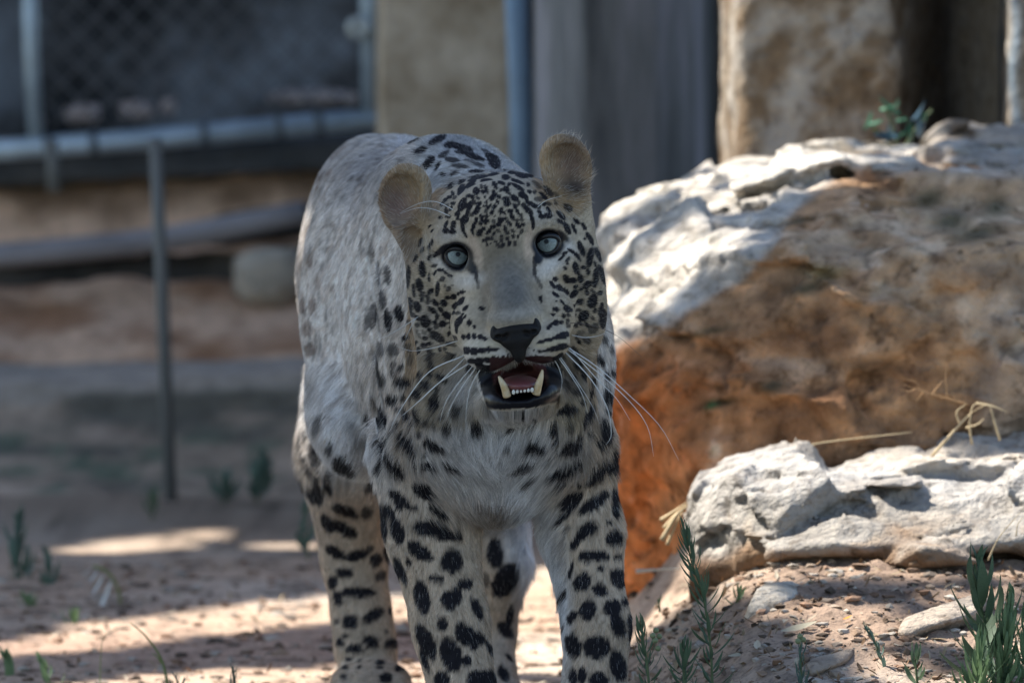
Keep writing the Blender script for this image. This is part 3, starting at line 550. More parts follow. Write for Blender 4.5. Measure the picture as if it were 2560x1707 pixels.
# ------------------------------------------------ fur
def grow_fur(nstr):
    tri = np.concatenate([BQ[:, [0, 1, 2]], BQ[:, [0, 2, 3]]])
    A, B_, C_ = BV[tri[:, 0]], BV[tri[:, 1]], BV[tri[:, 2]]
    cr = np.cross(B_-A, C_-A); ar = np.linalg.norm(cr, axis=1)/2; nn = cr/(2*ar[:, None]+1e-12)
    ce = (A+B_+C_)/3; u, v, d = uvd(ce)
    wgt = ar*np.where((d < 180) & (v < 1100), 5.0, 1.0)*np.where((d < 180) & (v > 560) & (v < 930) & (u > 1080) & (u < 1440), 1.7, 1.0)
    wgt *= np.where(nn[:, 1] > 0.35, 0.22, 1.0)*np.where(d > 1950, 0.3, 1.0)*np.where(v > 1760, 0.5, 1.0)
    cs = np.cumsum(wgt); t = np.searchsorted(cs, rng.random(nstr)*cs[-1])
    r1 = np.sqrt(rng.random(nstr))[:, None]; r2 = rng.random(nstr)[:, None]
    P = A[t]*(1-r1)+B_[t]*r1*(1-r2)+C_[t]*r1*r2
    vn = BN[tri[t, 0]]*(1-r1)+BN[tri[t, 1]]*r1*(1-r2)+BN[tri[t, 2]]*r1*r2; vn /= np.linalg.norm(vn, axis=1)[:, None]+1e-9
    u, v, d = uvd(P); keep = np.ones(len(P), bool)
    for eu, ev in ((1143, 641), (1370, 609)): keep &= ~(((u-eu)**2+(v-ev)**2 < 37**2) & (d < 60))
    keep &= ~((blob(u, v, 1289, 835, 60, 38, -8, 0.05) > 0.5) & (d < -130) & (v > 806))
    P, vn, u, v, d = [q[keep] for q in (P, vn, u, v, d)]
    n = len(P)
    # direction of the lie of the coat
    head = np.clip((190-d)/60, 0, 1)*(v < 1040)
    nose = HL(6, -150, -110)
    hd = P-nose; hd /= np.linalg.norm(hd, axis=1)[:, None]
    hd[:, 1] = np.abs(hd[:, 1])*0.8+0.25
    low = np.clip((v-860)/120, 0, 1); hd[:, 2] -= low*0.7
    pad = (d < -70) & (v > 820) & (v < 930); hd[pad] = hd[pad]*0.5+np.stack([np.sign(u[pad]-1289)*0.9, np.zeros(pad.sum()), -0.55*np.ones(pad.sum())], -1)
    bd_ = np.tile(np.array((-0.12, 0.35, -0.9)), (n, 1))
    torso = (d > 330) & (v < 1180)
    bd_[torso] = (-0.15, 0.75, -0.55)
    bd_[(d > 330) & (v < 1180) & (u < 1000)] = (-0.42, 0.55, -0.70)
    chest = (d < 700) & (v > 1000) & (v < 1320) & (u > 1060) & (u < 1400)
    bd_[chest, 0] = (1240-u[chest])/170.0*0.55; bd_[chest, 1] = -0.05; bd_[chest, 2] = -0.95
    ruff = (d < 500) & (v > 850) & (v <= 1060); bd_[ruff, 0] = (u[ruff]-1260)/300*0.3; bd_[ruff, 1] = 0.1; bd_[ruff, 2] = -0.95
    legs = v > 1330; bd_[legs] = (0.0, 0.05, -1.0)
    inner = (v > 1180) & (v < 1500) & (u > 1290) & (u < 1420); bd_[inner] = (-0.55, 0.0, -0.85)
    D = bd_*(1-head)[:, None]+hd*head[:, None]
    ear = ((v < 640)*(blob(u, v, 1015, 520, 92, 125, 0, 0.05) > 0.5)*(u < 1110)+(blob(u, v, 1413, 430, 84, 112, 0, 0.05) > 0.5)*(v < 545)) > 0
    ear &= d < 170
    ec = np.where((u < 1200)[:, None], np.array(Wp(1050, 560, 40)), np.array(Wp(1375, 500, 40)))
    ed = P-ec; ed /= np.linalg.norm(ed, axis=1)[:, None]+1e-6; ed[:, 1] -= 0.3; D[ear] = ed[ear]
    cl = np.stack([fbm(P, 0.012, 2, 31), fbm(P, 0.012, 2, 32), fbm(P, 0.012, 2, 33)], -1)*0.32
    cl += np.stack([fbm(P, 0.05, 2, 41), fbm(P, 0.05, 2, 42), fbm(P, 0.05, 2, 43)], -1)*0.35
    jit = rng.normal(0, 0.10, (n, 3))
    D = D+cl*np.where(head > 0.5, 0.5, 1.0)[:, None]+jit
    D -= vn*(D*vn).sum(1)[:, None]; D /= np.linalg.norm(D, axis=1)[:, None]+1e-9
    L = np.where(head > 0.5, 0.0040, 0.0105)
    L = np.where((d < 190) & (v > 600) & (v < 900) & (np.abs(u-1270) < 120), 0.0026, L)
    L = np.where((d < 190) & ((u < 1090) | (u > 1440)) & (v > 620) & (v < 1050), 0.0065, L)
    L = np.where((d < 0) & (v > 810) & (v < 935), 0.0024, L)
    L = np.where((v > 880) & (v <= 1060) & (d < 300) & ~((d < 0) & (v < 935)), 0.013, L)
    L = np.where(chest | ((v > 1030) & (v < 1180) & (u > 930)), 0.018, L)
    L = np.where((v > 1330), 0.0075, L)
    L = np.where(inner, 0.018, L)
    L = np.where((d > 400) & (u < 940) & (v > 900) & (v < 1200), 0.021, L)
    L = np.where((d > 400) & (v < 470), 0.012, L)
    L = np.where(ear, 0.0045, L); earin = ear & (vn[:, 1] < -0.3) & (rng.random(n) < 0.06); L = np.where(earin, 0.013, L)
    L *= rng.uniform(0.6, 1.15, n)
    lift = np.where(head > 0.5, 0.28, 0.30)*rng.uniform(0.6, 1.5, n)
    lift = np.where(ear, 0.3, lift)
    ts = np.array([0, 0.3, 0.65, 1.0])
    pts = P[:, None, :]-vn[:, None, :]*0.0006+L[:, None, None]*(D[:, None, :]*ts[None, :, None]+vn[:, None, :]*(lift[:, None, None]*(ts-0.35*ts**2)[None, :, None]))
    pts[:, :, 2] -= (L*0.10)[:, None]*ts[None]**2
    c, bare, _, _, _ = coat(P+D*(L*0.5)[:, None], vn); _, bare0, _, _, _ = coat(P, vn, True); bare = bare | bare0
    # tips are a little paler; a few guard hairs are much paler or darker
    rt = np.where((torso & (u < 1000))[:, None], np.stack([P[:, 0]*0.9-P[:, 2]*0.45, P[:, 1], P[:, 2]*0.85+P[:, 0]*0.5], -1), P)
    stk = vnoise(np.stack([rt[:, 0]/0.0034, rt[:, 1]/0.006, rt[:, 2]/0.017], -1), 88)+0.6*vnoise(np.stack([rt[:, 0]/0.0015, rt[:, 1]/0.003, rt[:, 2]/0.008], -1), 89)
    an = np.arctan2(hd[:, 0], hd[:, 2]); dist = np.linalg.norm(P-nose, axis=1)
    stk = np.where(head > 0.5, 0.7*vnoise(np.stack([an*22, dist/0.008, an*0], -1), 90), stk)
    k = rng.uniform(0.66, 1.28, n)*(1+np.where(torso & (u < 1000), 0.22, 0.34)*stk); w_ = rng.random(n) < 0.10
    c = c*k[:, None]; c[w_] = c[w_]*0.55+W_*0.45
    c = c+(np.array((0.75, 0.70, 0.62))-c)*(earin*0.6)[:, None]
    k_ = ~bare; pts = pts[k_]; c = c[k_]; head = head[k_]; n = len(pts)
    hc = bpy.data.hair_curves.new('fur'); hc.add_curves([4]*n)
    hc.attributes['position'].data.foreach_set('vector', (pts-np.array(leo.location)).astype(np.float32).ravel())
    rr = hc.attributes.get('radius') or hc.attributes.new('radius', 'FLOAT', 'POINT')
    base = np.where(head > 0.5, 0.00014, 0.00018)
    rr.data.foreach_set('value', (base[:, None]*np.array([1.0, 0.95, 0.7, 0.22])[None]).astype(np.float32).ravel())
    ca = hc.attributes.new('fcol', 'FLOAT_COLOR', 'CURVE')
    ca.data.foreach_set('color', np.concatenate([np.clip(c, 0, 0.95), np.ones((n, 1))], 1).astype(np.float32).ravel())
    o = bpy.data.objects.new('fur', hc); COL.objects.link(o); o.parent = leo
    hc.materials.append(fur_m); o['kind'] = 'stuff'
    print('strands', n)
fur_m = mat('fur', attr='fcol', rough=0.55, spec=0.25, transl=0.35)
SC.cycles_curves.shape = 'RIBBONS'
grow_fur(NSTR)

# ------------------------------------------------ eyes, nose, mouth, whiskers
def part_local(name, V, Fc, m, parent, smooth=True):
    """mesh with world coordinates under the leopard"""
    V = np.array([tuple(v) for v in V])-np.array(leo.location)
    me = bpy.data.meshes.new(name); me.from_pydata(V.tolist(), [], [tuple(int(i) for i in f) for f in Fc])
    if smooth: me.polygons.foreach_set('use_smooth', [True]*len(me.polygons))
    me.materials.append(m); o = bpy.data.objects.new(name, me); COL.objects.link(o); o.parent = parent
    return o
def sphere(c, r, nu=40, nv=28, ax=None):
    """UV sphere whose pole points along ax"""
    ax = Vector(ax or (0, -1, 0)).normalized(); q = ax.to_track_quat('Z', 'Y'); V, Fc, th = [], [], []
    for i in range(nv+1):
        t = math.pi*i/nv
        for j in range(nu):
            p = 2*math.pi*j/nu; V.append(Vector(c)+q @ Vector((math.sin(t)*math.cos(p), math.sin(t)*math.sin(p), math.cos(t)))*r); th.append(t)
    for i in range(nv):
        for j in range(nu): Fc.append((i*nu+j, (i+1)*nu+j, (i+1)*nu+(j+1) % nu, i*nu+(j+1) % nu))
    return V, Fc, np.array(th)
eye_m = mat('eye', attr='col', rough=0.4, spec=0.2, coat=0.05, noise=(900, 0.25))
lid_m = mat('eyelid', (0.012, 0.012, 0.015), rough=0.35, spec=0.4)
for (eu, ev, gx) in ((1143, 641, 2), (1370, 609, -5)):
    c = Vector(Wp(eu, ev, -16)); r = 34.5*K
    pu, pvv = (1145, 636) if eu < 1200 else (1366, 604)
    look = (Vector(Wp(pu, pvv, -16-33))-c).normalized()
    V, Fc, th = sphere(c, r, 64, 64, look)
    o = part_local('eye', V, Fc, eye_m, leo)
    a = np.degrees(th); cc = np.tile((0.20, 0.235, 0.225), (len(a), 1))
    nz = fbm(np.array([tuple(v) for v in V]), 0.0012, 3, 3)[:, None]; cc = cc*(1.15+0.5*nz)
    cc *= (0.80+0.28*np.clip((a-12)/20, 0, 1))[:, None]
    cc[a < 14] *= 0.75; cc[a < 9.6] = (0.004, 0.005, 0.007)
    ring = np.clip((a-43)/5, 0, 1)[:, None]; cc = cc*(1-ring)+np.array((0.02, 0.018, 0.018))*ring
    cc[a > 52] = (0.02, 0.016, 0.014); vcol(o, cc)
    pts = []; s = 1 if eu > 1200 else -1
    for i in range(40):
        t = 2*math.pi*i/40; x = 28*math.cos(t); y = (25.5 if math.sin(t) > 0 else 20)*math.sin(t)-s*3.0*math.cos(t)
        inn = max(0, -s*math.cos(t))**6*10; x -= s*inn; y += inn*0.8; up_ = max(0, math.sin(-t)) 
        zz = -16-math.sqrt(max(34.5**2-x*x-y*y, 60))+0.5
        pts.append((eu+x, ev+y, zz))
    pts.append(pts[0]); pts = [Vector(Wp(*p)) for p in pts]
    rad = [(4.2+4.2*max(0, -math.sin(2*math.pi*i/40)))*K for i in range(41)]
    V, Fc = tube(pts, rad, 8); part_local('eyelid', V, Fc[:-2], lid_m, o); o2 = COL.objects[-1]
# nose pad as its own small implicit surface
ax_ = lambda c, h, s: np.arange(c-h, c+h, s)
nc = HL(6, -200, -150); nf = Field(ax_(nc[0], 0.045, 0.0011), ax_(nc[1], 0.035, 0.0012), ax_(nc[2], 0.045, 0.0011)); nf.V[:] = 0.03
def EN(x, y, z, rx, ry, rz, k=8, M=HR, cut=False): nf.ell(HL(x, y, z), (rx*K, ry*K, rz*K), M, k*K, cut)
EN(6, -178, -136, 48, 34, 20, 8); EN(-24, -176, -146, 32, 32, 20, 10); EN(36, -176, -146, 32, 32, 20, 10)
EN(6, -184, -162, 40, 30, 26, 10); EN(6, -184, -186, 19, 24, 34, 12)
EN(-46, -168, -128, 9, 22, 24, 8, rotm('y', -18)); EN(60, -168, -126, 9, 22, 24, 8, rotm('y', 18))
for s in (-1, 1): EN(6+s*30, -212, -152, 15, 14, 7, 5, rotm('y', s*-32), True); EN(6+s*46, -204, -148, 10, 12, 5, 4, rotm('y', s*-10), True)
V, Q = nets(nf.V, nf.X, nf.Y, nf.Z)
nose_m = mat('nose', (0.010, 0.009, 0.009), rough=0.6, spec=0.2, bump=(700, 0.8, 0.0012))
part_local('nose', V, Q, nose_m, leo)
# tongue, teeth
V, Fc, th = sphere((0, 0, 0), 1, 24, 16)
tg = [Vector(Wp(1301, 960, -70))+Vector((v.x*50*K, v.y*100*K, v.z*22*K)) for v in V]
tongue_m = mat('tongue', (0.17, 0.055, 0.055), rough=0.35, spec=0.5, bump=(700, 0.4, 0.0008))
part_local('tongue', tg, Fc, tongue_m, leo)
tooth_m = mat('tooth', (0.62, 0.50, 0.30), rough=0.25, spec=0.5, noise=(60, 0.5), cols=[((0.50, 0.33, 0.14), 0.3), ((0.70, 0.60, 0.42), 0.65)])
for path, rd in ((((1268, 990, -142), (1262, 970, -150), (1253, 952, -154), (1247, 940, -154)), (11, 9.5, 6.5, 2.5)),
                 (((1340, 984, -142), (1346, 963, -150), (1353, 940, -154), (1356, 924, -154)), (11, 9.5, 6.5, 2.5))):
    pts = [Vector(Wp(*q)) for q in path]; P2 = smooth_path(pts, 12); rr = np.interp(np.linspace(0, 1, 12), [0, .33, .66, 1], rd)*K
    V, Fc = tube(P2, rr, 12); part_local('canine', V, Fc, tooth_m, leo)
inc_m = mat('incisor', (0.72, 0.70, 0.62), rough=0.3, spec=0.5)
for i in range(6):
    u = 1284+i*9.2; c = Vector(Wp(u, 980-i*1.1, -158)); V, Fc, th = sphere((0, 0, 0), 1, 10, 8)
    part_local('incisor', [c+Vector((v.x*(4.6, 3.8, 3.2, 3.4, 3.9, 4.7)[i]*K, v.y*4*K, v.z*(6.5, 5.2, 4.6, 4.9, 5.4, 6.6)[i]*K)) for v in V], Fc, inc_m, leo)
wh_m = mat('whisker', (0.80, 0.80, 0.78), rough=0.4, spec=0.4, transl=0.3); whd_m = mat('dark_whisker', (0.10, 0.08, 0.07), rough=0.5)
for pts, d0, d1, r in [
    (((1164, 887), (1072, 930), (1007, 1014), (973, 1079)), -110, -120, 1.5), (((1178, 905), (1100, 955), (1050, 1000), (1008, 1037)), -110, -100, 1.5),
    (((1167, 890), (1115, 940), (1045, 1005), (1003, 1040)), -100, -130, 1.2), (((1195, 912), (1160, 960), (1130, 1010), (1115, 1050)), -120, -110, 1.2),
    (((1205, 915), (1178, 965), (1166, 1020), (1165, 1075)), -120, -100, 1.1), (((1190, 905), (1140, 965), (1112, 1010), (1098, 1062)), -120, -120, 1.0),
    (((1150, 850), (1090, 868), (1030, 877), (990, 864)), -90, -110, 1.0), (((1045, 792), (1010, 815), (970, 838), (942, 850)), 60, 0, 1.0), (((1040, 795), (1026, 820), (1014, 846)), 60, 20, 1.0),
    (((1143, 530), (1092, 505), (1050, 508), (1003, 530)), -40, -70, 1.0), (((1128, 542), (1085, 524), (1045, 520), (1000, 534)), -40, -60, 1.0),
    (((1410, 863), (1490, 915), (1570, 985), (1650, 1065), (1697, 1150)), -110, -160, 1.3), (((1412, 868), (1500, 935), (1580, 1010), (1620, 1070), (1634, 1140)), -110, -150, 1.3),
    (((1408, 875), (1475, 945), (1518, 1020), (1528, 1085), (1515, 1112)), -110, -120, 1.4), (((1385, 878), (1425, 935), (1455, 985), (1470, 1035)), -120, -100, 1.2),
    (((1425, 870), (1490, 945), (1540, 995), (1575, 1050)), -100, -150, 1.2), (((1430, 838), (1465, 844), (1500, 838), (1520, 828)), -70, -90, 1.0), (((1340, 522), (1365, 502), (1405, 490)), -60, -80, 0.9),
    (((1395, 884), (1440, 950), (1478, 1010), (1500, 1060)), -110, -90, 1.0), (((1375, 885), (1395, 915), (1405, 950), (1400, 985)), -120, -110, 0.9)]:
    n = 16; q = [Vector(Wp(u, v, d0+(d1-d0)*i/(len(pts)-1))) for i, (u, v) in enumerate(pts)]
    P2 = smooth_path(q, n); V, Fc = tube(P2, [1.3*r*K*(1-0.8*i/(n-1)) for i in range(n)], 5); part_local('whisker', V, Fc, wh_m, leo)
for pts in (((1152, 848), (1110, 858), (1075, 868), (1040, 874)), ((1402, 806), (1470, 812), (1540, 838), (1605, 893))):
    P2 = smooth_path([Vector(Wp(u, v, -90-12*i)) for i, (u, v) in enumerate(pts)], 14); V, Fc = tube(P2, [1.0*K*(1-0.7*i/13) for i in range(14)], 5)
    o = part_local('whisker', V, Fc, whd_m, leo); o['label'] = 'thin dark whisker'
claw_m = mat('claw', (0.12, 0.10, 0.08), rough=0.4)
for cx, v0, d0 in ((1175, 1885, 135), (1480, 1885, 115), (928, 1738, 1590)):
    for dx in (-66, -24, 24, 66):
        P2 = smooth_path([Vector(Wp(cx+dx, v0-12, d0+abs(dx)*0.5+14)), Vector(Wp(cx+dx, v0-8, d0+abs(dx)*0.5-8)), Vector(Wp(cx+dx, v0+4, d0+abs(dx)*0.5-18))], 6)
        V, Fc = tube(P2, [6*K, 5.5*K, 4.5*K, 3.5*K, 2.5*K, 1*K], 6); part_local('claw', V, Fc, claw_m, leo)
# ------------------------------------------------ ground
def sst(a, b, x):
    t = np.clip((x-a)/(b-a), 0, 1); return t*t*(3-2*t)
def gh(x, y, fine=True):
    x = np.asarray(x, float); y = np.asarray(y, float)
    s = sst(0.06, 0.33, x)
    h = s*(0.075+0.105*sst(-0.25, 0.75, y)+0.11*sst(0.7, 1.3, y))*sst(-3.5, -0.4, y)
    P = np.stack([x, y, x*0], -1)
    h = h+0.012*fbm(P, 0.6, 3, 50)
    if fine: h = h+0.010*fbm(P, 0.085, 5, 51, 0.6)*(0.5+0.6*s)+0.010*s*np.clip(fbm(P, 0.03, 3, 53), -0.2, 1)
    return h
def gax(lo, hi, a, b, fine, far):
    o = list(np.arange(a, b, fine)); st = fine; x = a
    while x > lo: st = min(st*1.35, far); x -= st; o.insert(0, x)
    st = fine; x = b-fine
    while x < hi: st = min(st*1.35, far); x += st; o.append(x)
    return np.array(o)
gx = gax(-45, 45, -0.85, 0.85, 0.0075, 6); gy = gax(-25, 80, -0.35, 2.4, 0.0085, 6)
GX, GY = np.meshgrid(gx, gy, indexing='ij'); GP = np.stack([GX, GY, gh(GX, GY)], -1).reshape(-1, 3)
ni, nj = len(gx), len(gy); ii = np.arange((ni-1)*(nj-1)); a = (ii//(nj-1))*nj+ii % (nj-1)
GF = np.stack([a, a+nj, a+nj+1, a+1], -1)
def dirt(P):
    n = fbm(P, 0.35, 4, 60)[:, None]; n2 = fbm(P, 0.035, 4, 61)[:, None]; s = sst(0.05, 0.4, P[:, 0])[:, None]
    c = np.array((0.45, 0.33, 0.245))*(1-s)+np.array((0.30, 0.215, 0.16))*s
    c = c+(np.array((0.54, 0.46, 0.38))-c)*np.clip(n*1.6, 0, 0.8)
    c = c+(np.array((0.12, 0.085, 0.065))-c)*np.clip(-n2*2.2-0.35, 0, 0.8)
    red = np.exp(-((P[:, 1]-1.35)/0.25)**2)*(P[:, 0] < -0.1)*0.4  # red-brown tint painted along the shaded strip between the sunny bands
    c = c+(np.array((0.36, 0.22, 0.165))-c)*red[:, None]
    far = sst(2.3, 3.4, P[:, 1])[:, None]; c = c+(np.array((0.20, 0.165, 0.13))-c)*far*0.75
    out = np.maximum(sst(1.0, 1.8, np.abs(P[:, 0])), sst(-0.5, -1.2, P[:, 1]))[:, None]  # ground out of view recoloured darker to cut its warm bounce light
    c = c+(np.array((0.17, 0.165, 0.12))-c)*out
    return np.clip(c*(1+0.35*n2), 0.02, 0.8)
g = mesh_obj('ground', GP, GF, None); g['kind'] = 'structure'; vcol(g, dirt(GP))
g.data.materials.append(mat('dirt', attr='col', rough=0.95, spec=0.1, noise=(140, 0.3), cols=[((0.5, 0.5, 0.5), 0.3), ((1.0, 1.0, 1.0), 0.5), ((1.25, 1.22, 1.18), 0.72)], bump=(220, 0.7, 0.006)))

# ------------------------------------------------ rocks
def planes_of(pts):
    bm = bmesh.new()
    for p in pts: bm.verts.new(tuple(p))
    bmesh.ops.convex_hull(bm, input=bm.verts); bm.normal_update()
    c = sum((Vector(p) for p in pts), Vector())/len(pts); out = []
    for f in bm.faces:
        n = f.normal.copy(); o = f.calc_center_median()
        if n.dot(o-c) < 0: n = -n
        if all(n.dot(m) < 0.995 or abs(n.dot(o)-k) > 0.004 for m, k in out): out.append((n, n.dot(o)))
    bm.free(); return out
def rock(name, hulls, res, amps, colf, m, cuts=(), k=0.012, label=None, cat='rock', group=None, pad=0.03):
    hp = [[Vector(at(u, v, y)) for u, v, y in h] for h in hulls]; al = [p for h in hp for p in h]
    lo = [min(p[i] for p in al)-pad for i in range(3)]; hi = [max(p[i] for p in al)+pad for i in range(3)]
    X, Y, Z = [np.arange(lo[i], hi[i]+res, res) for i in range(3)]
    x, y, z = [a.astype(np.float32) for a in np.meshgrid(X, Y, Z, indexing='ij')]; V = None
    for h in hp:
        d = None
        for n, kk in planes_of(h):
            q = n.x*x+n.y*y+n.z*z-kk; d = q if d is None else smax(d, q, k)
        V = d if V is None else smin(V, d, k)
    I = np.nonzero(np.abs(V) < 0.07); P = np.stack([X[I[0]], Y[I[1]], Z[I[2]]], -1)
    for sc, am, tp in amps:
        if tp == 'r': nn = (0.5-np.abs(fbm(P, sc, 3, 70)))*2-0.55
        elif tp == 's': nn = fbm(P*np.array((0.35, 0.35, 1.0))+0.25*P[:, [2, 0, 1]], sc, 4, 72)
        elif tp == 'p': nn = np.clip(fbm(P, sc, 2, 77)-0.22, 0, 1)*2.5
        elif tp == 'f': nn = facet(P+0.015*np.stack([fbm(P, 0.06, 2, 170+q) for q in range(3)], -1), sc, 160, (0.7, 0.8, 1.25))
        elif tp == 'c': nn = np.clip(1-np.abs(fbm(P*np.array((1, 1, 1.7))+0.4*P[:, [2, 0, 1]], sc, 4, 79))/0.05, 0, 1)
        else: nn = fbm(P, sc, 4, 71)
        V[I] += am*nn
    F_ = Field(X, Y, Z); F_.V = V
    for (u, v, yy, rx, ry, rz) in cuts: F_.ell(at(u, v, yy), (rx, ry, rz), None, 0.008, True)
    F_.V[0] = F_.V[-1] = 0.1; F_.V[:, 0] = F_.V[:, -1] = 0.1; F_.V[:, :, 0] = F_.V[:, :, -1] = 0.1
    P, Q = nets(F_.V, X, Y, Z)
    o = mesh_obj(name, P, Q, m); N = vnormals(o); u, v, _ = uvd(P); vcol(o, np.clip(colf(P, N, u, v), 0.01, 0.9))
    if label: tag(o, label, cat, group)
    return o
def mx(a, b, t): return a+(np.asarray(b)-a)*np.clip(t, 0, 1)[:, None]
rock_m = mat('limestone', attr='col', rough=0.9, spec=0.15, noise=(42, 0.3), cols=[((0.48, 0.45, 0.42), 0.32), ((0.93, 0.92, 0.91), 0.46), ((1.03, 1.02, 1.0), 0.58), ((1.3, 1.27, 1.22), 0.72)], bump=(48, 1.0, 0.02))
def col_big(P, N, u, v):
    n1 = fbm(P, 0.22, 4, 80); n2 = fbm(P*np.array((0.5, 0.5, 1.6)), 0.06, 4, 81); n3 = fbm(P, 0.025, 3, 82)
    c = np.tile(np.array((0.42, 0.245, 0.13)), (len(P), 1))
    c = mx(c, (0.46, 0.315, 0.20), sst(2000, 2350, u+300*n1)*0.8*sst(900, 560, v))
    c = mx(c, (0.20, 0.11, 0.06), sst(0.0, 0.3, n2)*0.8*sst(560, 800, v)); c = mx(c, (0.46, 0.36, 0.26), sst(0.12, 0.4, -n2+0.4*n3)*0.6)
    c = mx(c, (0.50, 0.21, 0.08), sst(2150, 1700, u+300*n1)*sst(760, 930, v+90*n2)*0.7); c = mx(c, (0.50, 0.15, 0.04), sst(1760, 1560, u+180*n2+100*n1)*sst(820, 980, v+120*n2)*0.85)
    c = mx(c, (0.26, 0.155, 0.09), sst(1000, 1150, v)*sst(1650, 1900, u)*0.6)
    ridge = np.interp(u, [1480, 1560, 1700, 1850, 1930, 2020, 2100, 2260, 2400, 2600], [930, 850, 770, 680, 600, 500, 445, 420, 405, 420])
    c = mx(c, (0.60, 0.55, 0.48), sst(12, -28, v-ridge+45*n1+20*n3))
    c = mx(c, (0.42, 0.40, 0.37), sst(2250, 2400, u)*sst(470, 400, v)*0.9)  # top right greyed in the colour where it lies in shade
    c = mx(c, (0.38, 0.31, 0.25), sst(2380, 2480, u+60*n1)*sst(600, 760, v)*0.55)
    c = mx(c, (0.62, 0.56, 0.48), sst(0.28, 0.42, n3)*sst(0.0, 0.3, n1+0.15)*0.35)
    for (a, b, ra, rb) in ((2320, 500, 40, 26), (2375, 552, 46, 26), (2440, 585, 60, 22), (1995, 553, 44, 7), (1770, 830, 60, 9), (2020, 720, 50, 16), (1930, 965, 36, 14), (2490, 520, 36, 24), (1800, 1008, 46, 10)):
        c = mx(c, (0.045, 0.05, 0.03), blob(u, v, a, b, ra, rb, -12, 0.6)*0.8)
    c = mx(c, (0.30, 0.24, 0.12), blob(u, v, 2060, 680, 40, 16, 0, 0.8)*0.8)
    c = mx(c, (0.08, 0.16, 0.05), blob(u, v, 1778, 1012, 18, 9, -20, 0.5)*0.8)
    ck = np.clip(1-np.abs(fbm(P*np.array((1, 1, 1.7))+0.4*P[:, [2, 0, 1]], 0.15, 4, 79))/0.035, 0, 1)
    c = mx(c, (0.09, 0.065, 0.045), ck*0.6)
    st = fbm(P*np.array((0.3, 0.5, 1.0))+0.22*P[:, [2, 0, 1]]*np.array((0, 0, 1)), 0.022, 3, 86)
    c = c*(1+0.45*st*sst(560, 760, v))[:, None]
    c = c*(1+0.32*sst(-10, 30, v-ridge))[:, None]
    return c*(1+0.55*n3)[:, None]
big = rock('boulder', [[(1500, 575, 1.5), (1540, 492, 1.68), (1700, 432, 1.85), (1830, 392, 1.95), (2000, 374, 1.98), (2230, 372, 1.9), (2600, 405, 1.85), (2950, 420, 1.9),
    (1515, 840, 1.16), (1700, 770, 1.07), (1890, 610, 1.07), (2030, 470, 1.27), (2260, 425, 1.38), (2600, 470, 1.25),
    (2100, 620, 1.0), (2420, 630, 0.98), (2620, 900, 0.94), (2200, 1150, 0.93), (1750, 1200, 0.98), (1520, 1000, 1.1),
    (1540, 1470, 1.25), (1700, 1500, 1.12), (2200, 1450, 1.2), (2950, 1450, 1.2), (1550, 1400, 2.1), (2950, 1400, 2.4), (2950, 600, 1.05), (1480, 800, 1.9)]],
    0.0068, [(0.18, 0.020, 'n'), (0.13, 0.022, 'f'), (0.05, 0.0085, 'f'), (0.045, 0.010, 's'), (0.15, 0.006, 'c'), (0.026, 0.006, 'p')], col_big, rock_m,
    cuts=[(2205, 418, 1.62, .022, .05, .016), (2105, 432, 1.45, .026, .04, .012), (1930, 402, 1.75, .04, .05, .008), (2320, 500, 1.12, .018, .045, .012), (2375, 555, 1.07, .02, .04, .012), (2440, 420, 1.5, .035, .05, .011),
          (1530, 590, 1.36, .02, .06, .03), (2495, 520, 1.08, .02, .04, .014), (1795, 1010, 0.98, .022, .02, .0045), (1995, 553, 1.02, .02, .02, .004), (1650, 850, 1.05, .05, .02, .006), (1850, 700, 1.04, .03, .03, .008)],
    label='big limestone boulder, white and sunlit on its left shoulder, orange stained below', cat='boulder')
def col_low(P, N, u, v):
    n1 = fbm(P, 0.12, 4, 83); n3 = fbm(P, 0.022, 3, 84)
    c = np.tile(np.array((0.47, 0.45, 0.425)), (len(P), 1)); c = mx(c, (0.33, 0.30, 0.27), sst(0.0, 0.3, fbm(P, 0.07, 4, 87))*0.7); c = mx(c, (0.36, 0.33, 0.29), sst(1180, 1300, v)*0.7)  # front slope greyed in the colour for the weaker sun on it
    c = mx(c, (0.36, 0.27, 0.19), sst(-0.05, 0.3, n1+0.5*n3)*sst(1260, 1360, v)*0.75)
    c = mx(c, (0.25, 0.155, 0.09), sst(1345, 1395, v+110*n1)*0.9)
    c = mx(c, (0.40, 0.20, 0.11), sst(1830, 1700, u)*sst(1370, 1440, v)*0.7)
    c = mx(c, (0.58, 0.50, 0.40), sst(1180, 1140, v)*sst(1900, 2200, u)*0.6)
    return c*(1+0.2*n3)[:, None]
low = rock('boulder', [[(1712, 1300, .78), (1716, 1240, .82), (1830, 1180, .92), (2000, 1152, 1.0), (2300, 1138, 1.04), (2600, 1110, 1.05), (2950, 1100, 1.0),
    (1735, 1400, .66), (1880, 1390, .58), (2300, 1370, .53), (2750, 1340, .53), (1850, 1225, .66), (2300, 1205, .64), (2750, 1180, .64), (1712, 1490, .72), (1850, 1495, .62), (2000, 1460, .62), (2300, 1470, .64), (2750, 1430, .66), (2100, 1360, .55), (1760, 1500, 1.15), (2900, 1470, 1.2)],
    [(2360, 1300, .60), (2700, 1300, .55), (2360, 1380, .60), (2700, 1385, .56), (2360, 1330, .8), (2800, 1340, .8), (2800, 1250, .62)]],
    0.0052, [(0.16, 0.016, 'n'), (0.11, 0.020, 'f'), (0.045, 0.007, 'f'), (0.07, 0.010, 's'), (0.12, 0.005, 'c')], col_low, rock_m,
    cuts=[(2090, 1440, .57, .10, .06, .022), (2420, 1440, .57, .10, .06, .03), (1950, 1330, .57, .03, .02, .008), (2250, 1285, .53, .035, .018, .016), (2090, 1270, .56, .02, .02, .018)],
    label='long low whitish slab rock with a dark brown undercut edge', cat='boulder')
